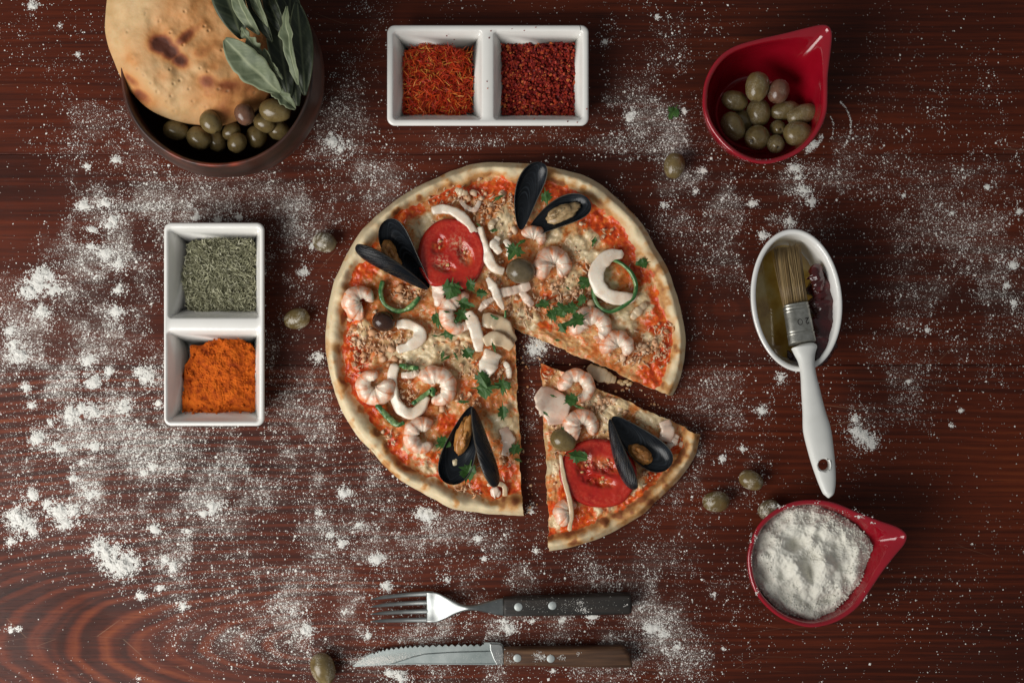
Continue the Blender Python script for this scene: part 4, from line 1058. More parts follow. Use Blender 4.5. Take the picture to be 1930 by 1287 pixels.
# ------------------------------------------------------------------ pizza and cut slice
def pizza(name, C, outl, th0, th1, N, M, sauce_b, toast_b, label, crust_w=29, base=.0085, crust_h=.0068, toast0=0.0, seed=0, cheese_b=()):
    o_ = np.array(outl, float); ang = np.degrees(np.arctan2(o_[:, 1]-C[1], o_[:, 0]-C[0])); ang = np.where(ang < th0-2, ang+360, ang)
    rad = np.hypot(o_[:, 0]-C[0], o_[:, 1]-C[1]); k = np.argsort(ang); ang, rad = ang[k], rad[k]
    th = np.linspace(th0, th1, N)
    rad = np.interp(th, ang, rad); ker = np.ones(9)/9
    rad = np.convolve(np.pad(rad, 4, 'edge'), ker, 'valid')
    rad = rad + 2.2*(fbm(th/7, th*0, 3, seed)-.5)*2
    t = np.radians(th)
    rho = np.concatenate([np.linspace(.004, .82, int(M*.68)), np.linspace(.82, 1, M-int(M*.68)+1)[1:]])
    px = C[0]+rad[:, None]*rho[None]*np.cos(t)[:, None]; py = C[1]+rad[:, None]*rho[None]*np.sin(t)[:, None]
    # uneven knife cuts
    ed = np.minimum(np.arange(N), N-1-np.arange(N))
    jig = np.exp(-(ed/3.0)**2)[:, None]*9.0*(fbm(rho*16, rho*0+seed, 4, seed)-.5)[None]
    px = px - jig*np.sin(t)[:, None]; py = py + jig*np.cos(t)[:, None]
    d = (1-rho)[None]*rad[:, None]
    cw = crust_w*(.60+.8*fbm(th/9, th*0+3, 3, seed+4))[:, None]
    n_lo = fbm(px/34, py/34, 4, seed+1)-.5
    q = d/cw
    ch = (.50+.95*fbm(th/8, th*0+8, 3, seed+6))[:, None]
    prof = np.where(q < .42, np.sqrt(np.clip(1-((.42-q)/.42)**2, 0, 1)), np.clip(1-((q-.42)/.75), 0, 1)**1.5*(1))
    prof = np.where(q < .42, prof, .5+.5*np.cos(np.clip((q-.42)/.85, 0, 1)*np.pi))
    z = base*(.55+.45*sstep(0, 10, d)) + crust_h*ch*prof
    inn = sstep(.8, 1.4, q)
    z = z + inn*(.0030*2*(fbm(px/22, py/22, 3, seed+2)-.5) + .0009*2*(fbm(px/7, py/7, 3, seed+3)-.5)) + (1-inn)*.0008*2*(fbm(px/24, py/24, 3, seed+7)-.5)
    rb = np.random.RandomState(seed+90); blis = np.zeros_like(px)
    for _ in range(int(N*.16)):
        bt = rb.uniform(th0, th1); bq = rb.uniform(.15, .9); bi = np.argmin(np.abs(th-bt)); bR = rad[bi]-bq*cw[bi, 0]; s_ = rb.uniform(3, 9); hh = rb.rand()
        g_ = np.exp(-((px-(C[0]+bR*math.cos(math.radians(bt))))**2+(py-(C[1]+bR*math.sin(math.radians(bt))))**2)/s_**2)
        z = z + .00016*s_*hh*g_; blis = np.maximum(blis, g_*(hh > .62)*hh)
    crust = 1-sstep(.85, 1.25, q + .5*(fbm(px/12, py/12, 3, seed+9)-.5))
    sauce = .33 + .5*np.exp(-((q-1.5)/.55)**2)*sstep(.35, .6, fbm(px/40, py/40, 2, seed+12))
    for (x, y, sx, sy, h, rot) in sauce_b:
        ca, sa = math.cos(math.radians(rot)), math.sin(math.radians(rot)); dx, dy = px-x, py-y
        sauce = np.maximum(sauce, h*np.exp(-((dx*ca+dy*sa)/(sx*1.3))**2-((-dx*sa+dy*ca)/(sy*1.3))**2))
    chz = np.zeros_like(px)
    for (x, y, a_, b_, an) in cheese_b:
        ca, sa = math.cos(math.radians(an)), math.sin(math.radians(an)); dx, dy = px-x, py-y
        chz = np.maximum(chz, np.exp(-(((dx*ca+dy*sa)/(a_*1.9))**2+((-dx*sa+dy*ca)/(b_*1.9))**2)**1.5))
    chz = chz*sstep(1.0, 1.5, q)*(.55+.9*fbm(px/10, py/10, 3, seed+15))
    z = z + .0017*chz
    sauce = sauce - .45*chz
    toast = toast0 + .5*np.exp(-((q-.95)/.28)**2) + .45*sstep(.54, .74, fbm(px/22, py/22, 3, seed+21)) + .55*blis
    for (x, y, s_, h) in toast_b: toast = toast + h*np.exp(-((px-x)**2+(py-y)**2)/s_**2)
    # everything into one closed skin: top, rim wall, cut walls
    Vt = W(px, py, z).reshape(-1, 3)
    F = [grid_faces(N, M)]
    rim1 = W(px[:, -1], py[:, -1], z[:, -1]*.45); e = C
    rim2 = W(C[0]+(px[:, -1]-C[0])*.985, C[1]+(py[:, -1]-C[1])*.985, np.full(N, .0004))
    V = [Vt, rim1, rim2]; o0 = N*M
    top_i = np.arange(N)*M + M-1
    for a_, b_ in ((top_i, np.arange(N)+o0), (np.arange(N)+o0, np.arange(N)+o0+N)):
        F.append(np.stack([a_[:-1], a_[1:], b_[1:], b_[:-1]], -1)[:, ::-1])
    off = o0+2*N; side = [np.zeros(N*M), np.zeros(2*N)]
    for row, flip in ((0, True), (N-1, False)):
        up = W(px[row], py[row], z[row]); rows = [up]
        for f_ in (.6, .3, .0):
            bulge = (fbm(rho*60+f_*9, rho*0+f_*5, 2, seed+row)-.5)*4
            sg = -1 if row == 0 else 1
            rows.append(W(px[row]-sg*bulge*np.sin(t[row]), py[row]+sg*bulge*np.cos(t[row]), z[row]*f_+.0003))
        w = np.stack(rows); V.append(w.reshape(-1, 3)); f = grid_faces(4, M, False, off)
        F.append(f if flip else f[:, ::-1]); off += 4*M; side.append(np.concatenate([np.full(M, .6), np.ones(3*M)]))
    V = np.vstack(V); pad = len(V)-N*M
    sd = np.concatenate(side)
    e1 = lambda arr, v: np.concatenate([arr.ravel(), np.full(pad, v)])
    return build(name, V, F, m_pizza, attrs={'crust': np.concatenate([crust.ravel(), np.ones(2*N), np.zeros(8*M)]), 'sauce': e1(sauce, 0), 'cheese': e1(chz, 0), 'toast': e1(toast, toast0+.1), 'side': sd},
                 label=label, cat='pizza', origin=P3(C[0], C[1], 0))
m_cheese = simple('melted_cheese', [(0.32, (0.50, 0.26, 0.10)), (0.48, (0.57, 0.41, 0.225)), (0.66, (0.63, 0.51, 0.33))], 120, 0.35, 0.35, 300, .001, sss=.12)
r = np.random.RandomState(12); CH1, CH2 = [], []
for (x, y, sp, n) in [(1090, 470, 40, 9), (1140, 520, 30, 6), (1180, 600, 40, 7), (830, 680, 45, 10), (760, 660, 40, 6), (680, 625, 14, 3), (870, 640, 30, 5), (1060, 530, 25, 5), (900, 820, 25, 4), (945, 800, 14, 6), (780, 840, 22, 3), (830, 900, 30, 5), (1150, 620, 30, 4), (950, 420, 25, 4), (800, 420, 18, 4), (1000, 600, 20, 4), (1230, 640, 14, 3), (860, 920, 20, 2)]:
    for _ in range(n): CH1.append((x+r.normal()*sp*.6, y+r.normal()*sp*.45, 6+9*r.rand(), 4+6*r.rand(), r.rand()*180))
for (x, y, sp, n) in [(1160, 765, 30, 9), (1230, 790, 25, 6), (1045, 880, 8, 6), (1110, 760, 15, 4), (1200, 920, 18, 4), (1130, 960, 25, 3), (1050, 980, 10, 2)]:
    for _ in range(n): CH2.append((x+r.normal()*sp*.6, y+r.normal()*sp*.4, 5+8*r.rand(), 4+5*r.rand(), r.rand()*180))
pout = [(985, 973), (940, 969), (895, 965), (851, 959), (818, 942), (777, 918), (736, 889), (703, 853), (674, 824), (653, 788), (632, 744), (621, 703), (613, 658), (613, 635), (617, 595), (629, 537), (652, 485), (683, 431), (721, 396), (772, 362), (818, 339), (882, 311), (905, 307), (945, 307), (979, 309), (1031, 314), (1068, 322), (1108, 334), (1154, 365), (1194, 402), (1217, 431), (1232, 465), (1255, 497), (1272, 543), (1287, 600), (1292, 635), (1290, 664), (1283, 712), (1268, 747)]
# outline is as seen at the table edge of the crust
pizza('pizza', (969, 619), pout, 87.2, 383.2, 760, 150,
      [(930, 358, 45, 16, 1.0, -8), (1005, 350, 14, 22, .9, 0), (1150, 432, 55, 24, 1.15, 25), (1190, 450, 35, 30, 1.0, 0), (1228, 490, 22, 30, 1.05, 0), (1190, 480, 40, 22, .8, 30), (1240, 590, 25, 42, 1.05, 10), (1250, 690, 22, 42, 1.1, 15), (1225, 705, 25, 20, .8, 0),
       (665, 655, 18, 50, .95, 0), (672, 700, 20, 40, 1.0, 0), (690, 770, 16, 45, .9, -30), (735, 835, 18, 55, .9, -45), (800, 860, 40, 20, .9, 20), (845, 800, 22, 20, .9, 0), (660, 600, 16, 25, .9, 0), (820, 895, 30, 12, .6, 20), (955, 890, 22, 22, .8, 0), (890, 340, 20, 10, .6, 0), (835, 365, 30, 14, .8, -30), (770, 400, 30, 12, .8, -35), (700, 505, 14, 25, .8, 20), (880, 735, 25, 30, .5, 0), (1100, 560, 20, 20, .5, 0), (1040, 560, 30, 18, .6, 0), (1020, 610, 40, 10, .7, 20), (900, 690, 18, 14, .6, 0), (1065, 365, 30, 12, .8, 15)],
      [(735, 885, 26, .55), (690, 845, 14, .25), (1225, 480, 16, .35), (1150, 375, 40, .15), (885, 330, 26, .35), (1255, 560, 22, .3), (1280, 640, 18, .35), (635, 560, 18, .25), (970, 950, 22, .6), (700, 420, 20, .15), (1010, 330, 30, .2), (820, 345, 20, .3)],
      'whole round seafood pizza with one wedge cut out, in the middle', seed=3, cheese_b=CH1)
sout = [(1320, 820), (1313, 852), (1296, 882), (1274, 908), (1240, 942), (1200, 976), (1150, 1006), (1100, 1024), (1060, 1034), (1037, 1038)]
pizza('pizza_slice', (1020, 684), sout, 24.2, 87.4, 260, 130,
      [(1045, 960, 22, 16, .8, 0), (1190, 935, 50, 12, .9, -25), (1060, 930, 12, 20, .7, 0), (1230, 890, 22, 16, .8, -40), (1030, 700, 14, 14, .7, 0), (1120, 960, 40, 12, .8, -10), (1180, 960, 30, 14, .6, -25), (1040, 830, 12, 40, .4, 0)],
      [(1290, 860, 20, .25), (1180, 985, 26, .25), (1220, 935, 22, .45), (1080, 1015, 22, .2), (1260, 900, 22, .2)],
      'cut triangular pizza slice pulled away at the lower right of the pizza', crust_w=28, toast0=.30, seed=23, base=.009, cheese_b=CH2)

# shredded tuna bits, too fine to count
def tuna(cl, name, label, seed, z0=.0105):
    r = np.random.RandomState(seed); px, py = [], []
    for (x, y, sx, sy, n) in cl:
        n = int(n*.95)
        px.append(r.normal(size=n)*sx+x); py.append(r.normal(size=n)*sy+y)
    px, py = np.concatenate(px), np.concatenate(py)
    if seed == 6:
        w = np.degrees(np.arctan2(py-684, px-1020)); k = (w > 28) & (w < 84)
    else:
        w = np.degrees(np.arctan2(py-619, px-969)); k = ~((w > 18) & (w < 92)) & (np.hypot((px-866)/42, (py-838)/78) > 1)
    px, py = px[k], py[k]; n = len(px)
    C = W(px, py, z0-.0012+.0026*r.rand(n))
    a = fbm(px/26, py/26, 2, seed)*9 + r.normal(size=n)*.5
    Dv = np.stack([np.cos(a), np.sin(a), r.normal(size=n)*.25], -1); Dv /= np.linalg.norm(Dv, axis=1)[:, None]
    V, F, ids = shards(C, Dv, .0016+.0050*r.rand(n)**1.6, .00032+.00075*r.rand(n)**2, r.normal(size=n)*.6, seed, 4, .6)
    big = r.rand(n) < .08; Cb = C[big] + np.array([.001, .001, -.0004])
    V3, F3, id3 = flakes(Cb, .0016+.0022*r.rand(len(Cb))**1.5, seed+1, 8, .32, .30)
    hf = r.rand(n) < .45; Cf = C[hf]; Cf[:, 2] -= .0004
    V2, F2, id2 = flakes(Cf, .0006+.0014*r.rand(len(Cf))**2, seed, 6, .45, .45)
    F = F + [np.asarray(q)+len(V) for q in F2]; V = np.vstack([V, V2]); ids = np.concatenate([ids, id2])
    F = F + [np.asarray(q)+len(V) for q in F3]; V = np.vstack([V, V3]); ids = np.concatenate([ids, id3])
    return build(name, V, F, m_tuna, attrs={'rnd': r.rand(n)[ids]}, label=label, cat='tuna', kind='stuff')
tuna([(765, 555, 22, 12, 60), (740, 640, 35, 18, 110), (680, 640, 16, 16, 60), (830, 660, 40, 22, 70), (870, 370, 30, 12, 60), (960, 390, 22, 22, 90), (900, 400, 20, 18, 45), (1080, 480, 30, 16, 40), (1050, 560, 38, 18, 110), (1085, 545, 25, 12, 50), (1215, 660, 28, 18, 110), (1180, 685, 22, 14, 60), (1250, 640, 12, 22, 40), (880, 760, 25, 12, 70), (760, 745, 16, 16, 40), (900, 700, 25, 20, 50), (935, 700, 14, 18, 40), (1000, 590, 25, 12, 60), (680, 680, 14, 14, 40), (720, 830, 18, 12, 25), (880, 925, 12, 8, 25), (940, 870, 16, 22, 40), (935, 520, 16, 18, 30), (850, 860, 20, 10, 20), (1090, 520, 20, 18, 25), (700, 655, 20, 10, 30), (950, 570, 18, 14, 30), (820, 440, 30, 8, 15), (1130, 440, 25, 15, 20)],
     'shredded_tuna', 'fine shreds of pinkish tuna strewn over the whole pizza', 5)
tuna([(1160, 760, 38, 14, 90), (1210, 790, 25, 12, 50), (1100, 760, 20, 12, 30), (1040, 860, 7, 40, 50), (1135, 840, 12, 8, 30), (1215, 895, 16, 8, 25), (1035, 700, 8, 12, 25), (1130, 790, 20, 15, 35), (1270, 830, 10, 8, 20)],
     'shredded_tuna', 'fine shreds of pinkish tuna on the cut slice', 6)

# ------------------------------------------------------------------ tomato slices
def tomato_slice(c, rx, ry, rot, label, gels, z0=.0100, th=.0055, seed=0, notch=None, tilt=(0, 0), core=None):
    N, M = 120, 46
    a = np.linspace(0, 2*np.pi, N, endpoint=False); rho = np.linspace(.02, 1, M)
    k = 1 + .05*(fbm(np.cos(a)*1.5+4, np.sin(a)*1.5+4, 2, seed)-.5)*2
    if notch: k = k - notch[1]*np.exp(-((np.degrees(a)-notch[0]+180) % 360-180)**2/notch[2]**2)
    t = math.radians(rot)
    ex, ey = rx*k*np.cos(a), ry*k*np.sin(a)
    dx = rho[:, None]*(ex*math.cos(t)-ey*math.sin(t)); dy = rho[:, None]*(ex*math.sin(t)+ey*math.cos(t))
    px, py = c[0]+dx, c[1]+dy
    gel = np.zeros_like(px)
    for (gx, gy, sx, sy, gr) in gels:
        ca, sa = math.cos(math.radians(gr)), math.sin(math.radians(gr)); u, v = dx-gx, dy-gy
        gel = np.maximum(gel, np.exp(-(((u*ca+v*sa)/sx)**2+((-u*sa+v*ca)/sy)**2)**2))
    z = z0+th - .0028*gel + .0004*2*(fbm(px/9, py/9, 3, seed)-.5) + gel*.0014*2*(fbm(px/5, py/5, 2, seed+4)-.5) + .0014*np.cos(2*a+seed)[None]*rho[:, None]**2 - .0011*sstep(.93, 1, rho)[:, None]**2 + dx*tilt[0] + dy*tilt[1]
    cor = np.zeros_like(px)
    if core:
        for (gx, gy, s_) in core: cor = np.maximum(cor, np.exp(-((dx-gx)**2+(dy-gy)**2)/s_**2))
    top = W(px, py, z)
    o = thing('tomato_slice', P3(c[0], c[1], z0), label, 'tomato', 'tomato slices')
    V, F = loft(top, True, False)
    build('flesh', V, F, m_tomato, o, attrs={'gel': gel.ravel(), 'core': cor.ravel(), 'wall': (np.exp(-((rho-.84)/.11)**2)[:, None]*(1-gel)*(.5+.5*np.abs(np.sin(a*9+3*np.sin(a*4))))[None]).ravel()})
    rim = top[-1]; R = []
    for (dd, dz) in ((0.0004, .0002), (0, 0.00005), (-.0007, -.0006), (-.0009, -.0025), (-.0004, -.005), (.001, -.0062)):
        q = inset(rim, dd); q[:, 2] = rim[:, 2]+dz; R.append(q)
    V, F = loft(R, False, True)
    build('skin', V, F, m_tskin, o)
    r = np.random.RandomState(seed); P = []
    for (gx, gy, sx, sy, gr) in gels:
        for _ in range(max(2, int(sx*sy/130))):
            u, v = r.normal()*sx*.45, r.normal()*sy*.45; ca, sa = math.cos(math.radians(gr)), math.sin(math.radians(gr))
            x, y = gx+u*ca-v*sa, gy+u*sa+v*ca; an = r.rand()*3.14; L_ = .0014
            P.append(blob(P3(c[0]+x, c[1]+y, z0+th-.0009+x*tilt[0]+y*tilt[1]), [(L_*math.cos(an), L_*math.sin(an), 0), (-.0009*math.sin(an), .0009*math.cos(an), 0), (0, 0, .0006)], 3, .05, 1, 10, 6))
    V, F = join(P); build('seeds', V, F, m_seed, o)
    return o
tomato_slice((851, 481), 62, 68, 8, 'round red tomato slice beside the upper left mussel', [(26, -2, 21, 12, 65), (-14, 22, 20, 9, 15), (-24, -18, 12, 17, 20)], seed=2, notch=(100, .13, 12), core=[(10, -22, 13), (22, -8, 11), (-20, 14, 12), (24, 8, 8)], tilt=(0, .00002))
tomato_slice((1128, 892), 70, 63, 10, 'red tomato slice with a juicy seed hollow on the cut slice', [(14, -14, 30, 15, 18), (-26, -14, 13, 22, 10), (-2, 14, 30, 10, 12)], seed=7, core=[(8, -16, 11), (-18, -22, 9)])

# ------------------------------------------------------------------ mussels
def valve(o, hinge, tip, nrm, width, depth, name='shell_half', label=None, side=0.12):
    A, B = P3(*hinge), P3(*tip); L = np.linalg.norm(B-A); x = (B-A)/L
    n = np.array(nrm, float); n -= x*np.dot(n, x); n /= np.linalg.norm(n); y = np.cross(n, x)
    nu, nv = 40, 25; u = (np.linspace(0, 1, nu)); u = .5-.5*np.cos(u*np.pi)
    v = np.sin(np.linspace(-np.pi/2, np.pi/2, nv))
    wv = width*S*.5*1.06*np.maximum(u, 1e-4)**.58*np.sqrt(np.clip(1-u**4.2, 0, 1))+.0004
    cu = side*width*S*np.sin(np.pi*u)
    cup = np.clip(1-v[None]**2, 0, 1)**.62*((wv/(width*S*.5))**.9)[:, None]
    def surf(k, dz): return A + x*(u*L)[:, None, None] + y*((v[None]*wv[:, None]*k+cu[:, None]))[..., None] - n*(depth*cup*k-dz)[..., None]
    out, inn = surf(1.0, 0.0), surf(.965, .0006*np.ones_like(cup))
    V = np.vstack([out.reshape(-1, 3), inn.reshape(-1, 3)]); off = nu*nv
    F0 = grid_faces(nu, nv); F1 = grid_faces(nu, nv, False, off)[:, ::-1]
    loop = np.concatenate([np.arange(nv), np.arange(1, nu)*nv+nv-1, (nu-1)*nv+np.arange(nv-2, -1, -1), np.arange(nu-2, 0, -1)*nv])
    nx = np.roll(loop, -1)
    Fr = np.stack([loop, loop+off, nx+off, nx], -1)
    grow = (np.abs(v[None])**2*.5 + u[:, None]*1.0).ravel(); rim = (np.abs(v[None]) > .985)*np.ones((nu, 1)); rim[-2:] = 1
    o2 = build(name, V, [F0, Fr, F1], None, o, mats=[m_sh_out, m_sh_in], midx=np.concatenate([np.zeros(len(F0)), np.zeros(len(Fr)), np.ones(len(F1))]),
               attrs={'grow': np.concatenate([grow, grow]), 'rimv': np.concatenate([rim.ravel()*.4, rim.ravel()])}, label=label)
    return o2
def meat(o, c, a, b_, h, ang, mat, seed):
    t = math.radians(-ang); k = S
    V, F = blob(P3(*c), [(a*k*math.cos(t), a*k*math.sin(t), 0), (-b_*k*math.sin(t), b_*k*math.cos(t), 0), (0, 0, h)], seed, .42, 2.2, 34, 22)
    m = build('meat', V, F, mat, o)
    P = []
    r = np.random.RandomState(seed)
    for i in range(5):
        u, v = r.uniform(-.6, .6)*a, r.uniform(-.5, .5)*b_
        q = (c[0]+u*math.cos(-t)-v*math.sin(-t), c[1]+u*math.sin(-t)+v*math.cos(-t), c[2]+h*.55)
        P.append(blob(P3(*q), [(a*.34*k*math.cos(t), a*.34*k*math.sin(t), 0), (-b_*.34*k*math.sin(t), b_*.34*k*math.cos(t), 0), (0, 0, h*.6)], seed+i, .4, 2, 18, 10))
    V, F = join(P); build('meat_fold', V, F, mat, m)
o = thing('mussel', P3(760, 490, .010), 'open black mussel with orange meat left of the upper tomato slice', 'mussel', 'open mussels on the pizza')
valve(o, (808, 543, .015), (727, 415, .026), (-.34, -.18, .92), 80, .0090); meat(o, (738, 486, .0205), 32, 14, .0050, 68, m_meat_o, 5)
valve(o, (806, 545, .016), (671, 463, .028), (.45, .80, -.42), 64, .0080)
o = thing('mussel', P3(1030, 385, .010), 'open black mussel with tan meat at the top edge of the pizza', 'mussel', 'open mussels on the pizza')
valve(o, (981, 433, .015), (1019, 306, .027), (.36, .02, .93), 66, .0085)
valve(o, (993, 444, .014), (1112, 380, .022), (-.08, .22, .97), 72, .0085); meat(o, (1059, 402, .0165), 30, 15, .0042, -22, m_meat_t, 9)
o = thing('mussel', P3(880, 840, .010), 'open mussel with plump meat and green sprig near the lower pizza edge', 'mussel', 'open mussels on the pizza')
valve(o, (890, 766, .016), (846, 912, .019), (.05, .05, 1), 82, .0095, side=.02); meat(o, (874, 818, .0150), 36, 13, .0048, 108, m_meat_o, 14)
valve(o, (891, 768, .017), (933, 918, .027), (-.82, .12, -.42), 64, .0080)
o = thing('mussel', P3(1195, 855, .010), 'open black mussel leaning on the tomato of the cut slice', 'mussel', 'open mussels on the pizza')
valve(o, (1154, 786, .017), (1262, 880, .020), (-.05, .02, 1), 78, .0085, side=-.05); meat(o, (1207, 856, .0160), 24, 14, .0042, 35, m_meat_o, 19)
valve(o, (1149, 790, .018), (1198, 922, .026), (.86, .25, -.42), 58, .0075)

# ------------------------------------------------------------------ shrimps
def shrimp(cx, cy, R, rt, a0, sw, label, seed, z=.0132, tail=True):
    n = 76; t = np.linspace(0, 1, n); ang = np.radians(a0+sw*t)
    rr = R*(1.0+.10*np.sin(t*3)+.06*(fbm(t*4, t*0, 2, seed)-.5)) * np.interp(t, [0, .8, 1], [1, 1, .82])
    px, py = cx+rr*np.cos(ang), cy+rr*np.sin(ang)
    prof = np.interp(t, [0, .04, .12, .3, .6, .82, .93, 1], [.55, .85, 1.0, 1.02, .90, .70, .58, .45])
    ns = 6.5; saw = (t*ns) % 1.0
    prof = prof*(.955+.06*np.sin(np.pi*saw**.6))*(1+.10*(fbm(t*7, t*0+seed, 2, seed)-.5)*2)
    zc = z + .0012*np.sin(t*5+seed) + .0014*np.sin(ang+seed)
    path = W(px, py, zc)
    s = -np.sign(sw)
    w = rt*S*prof*1.12
    V, F = sweep(path, w, w*.98, 22, round_ends=.0022, seed=seed, amp=.15)
    m = 22; a = np.linspace(0, 2*np.pi, m, endpoint=False)
    # side vector points in or out depending on direction; back = outer side
    sidev = np.cross(np.array([0, 0, 1.]), np.gradient(path, axis=0)); sidev /= np.linalg.norm(sidev, axis=1)[:, None]
    outw = path - P3(cx, cy, z); outw /= np.linalg.norm(outw, axis=1)[:, None]
    sg = np.sign((sidev*outw).sum(1))
    back = np.clip(.5+.6*np.cos(a)[None]*sg[:, None], 0, 1)
    seg = np.exp(-((saw-.02)/.09)**2)[:, None]+0*a[None]
    o = thing('shrimp', P3(cx, cy, z-.005), label, 'shrimp', 'curled shrimps on the pizza')
    build('body', V, F, m_shrimp, o, attrs={'back': back.ravel(), 'seg': seg.ravel()})
    if tail:
        d = path[-1]-path[-4]; d /= np.linalg.norm(d); sd = np.cross([0, 0, 1.], d); P = []
        for k in (-.5, .5):
            q = np.linspace(0, 1, 14)[:, None]
            pp = path[-1] - d*.001 + (d+sd*k)*q*rt*S*.75
            P.append(sweep(pp, np.interp(np.linspace(0, 1, 14), [0, .6, 1], [.0007, .0015, .0009]), .0006, 10, round_ends=.0008))
        V, F = join(P); build('tail', V, F, m_shrimp, o, attrs={'back': np.full(len(V), .75), 'seg': np.full(len(V), .3)})
    return o
for i, (cx, cy, R, rt, a0, sw, tl, lab) in enumerate([
    (682, 570, 17.5, 15, 75, 285, False, 'pink curled shrimp nearest the left crust, under the mussel'),
    (870, 592, 27, 14, -62, -225, True, 'pale shrimp curled round chopped parsley below the round tomato'),
    (1004, 453, 14, 12, 200, 190, False, 'small shrimp piece under the top mussel'),
    (1043, 503, 18, 17, 120, 300, False, 'thick white and pink shrimp right of the grey olive'),
    (1114, 622, 25, 16, 158, 245, True, 'large shrimp on the cut edge below the pepper ring'),
    (1165, 656, 16, 15, 150, 260, False, 'knobbly shrimp at the cut edge, right of the large shrimp'),
    (707, 726, 20, 15, -30, 318, False, 'ring-shaped shrimp left of the squid loop'),
    (820, 731, 24, 15, 205, 262, False, 'shrimp curled at the right end of the squid loop'),
    (798, 822, 21.5, 14, -48, -275, False, 'pink shrimp open to the right beside the lower mussel'),
    (1086, 731, 22, 13, 165, 285, False, 'shrimp near the tip of the cut slice'),
    (1097, 806, 19, 16, 110, 290, False, 'peach shrimp above the tomato on the cut slice'),
    (1073, 966, 14, 13, 95, 230, False, 'short shrimp near the crust corner of the cut slice')]):
    shrimp(cx, cy, R, rt, a0, sw, lab, 300+i*7, tail=tl)

# ------------------------------------------------------------------ squid strips, onion, pepper
def strip(pts, hw, label, mat=None, z=.0135, th=.0030, name='squid_strip', cat='squid', group='squid strips on the pizza', seed=0, amp=.12, arch=.0012, pw=.62):
    n = 46; p = catmull(pts, n)
    t = np.linspace(0, 1, n)
    w = np.interp(t, np.linspace(0, 1, len(hw)) if hasattr(hw, '__len__') else [0, 1], hw if hasattr(hw, '__len__') else [hw, hw])*S
    zz = z - .0022 + arch*np.sin(np.pi*t) + .0008*(fbm(t*5, t*0+seed, 2, seed)-.5)*2
    tw = np.radians(34)*(fbm(t*2.5, t*0+seed, 2, seed+1)-.5)*2
    pp = W(p[:, 0], p[:, 1], zz); tg = np.gradient(pp, axis=0); tg /= np.linalg.norm(tg, axis=1)[:, None]; sv = np.cross([0, 0, 1.], tg)
    upv = np.array([0, 0, 1.])*np.cos(tw)[:, None] + sv*np.sin(tw)[:, None]
    w = w*(1+.22*(fbm(t*6, t*0+seed, 3, seed+2)-.5)*2)
    V, F = sweep(pp, w*.97, np.minimum(th, w*.6), 20, up=upv, round_ends=.0009, seed=seed, amp=amp, pw=pw)
    return build(name, V, F, mat or m_squid, label=label, cat=cat, group=group)
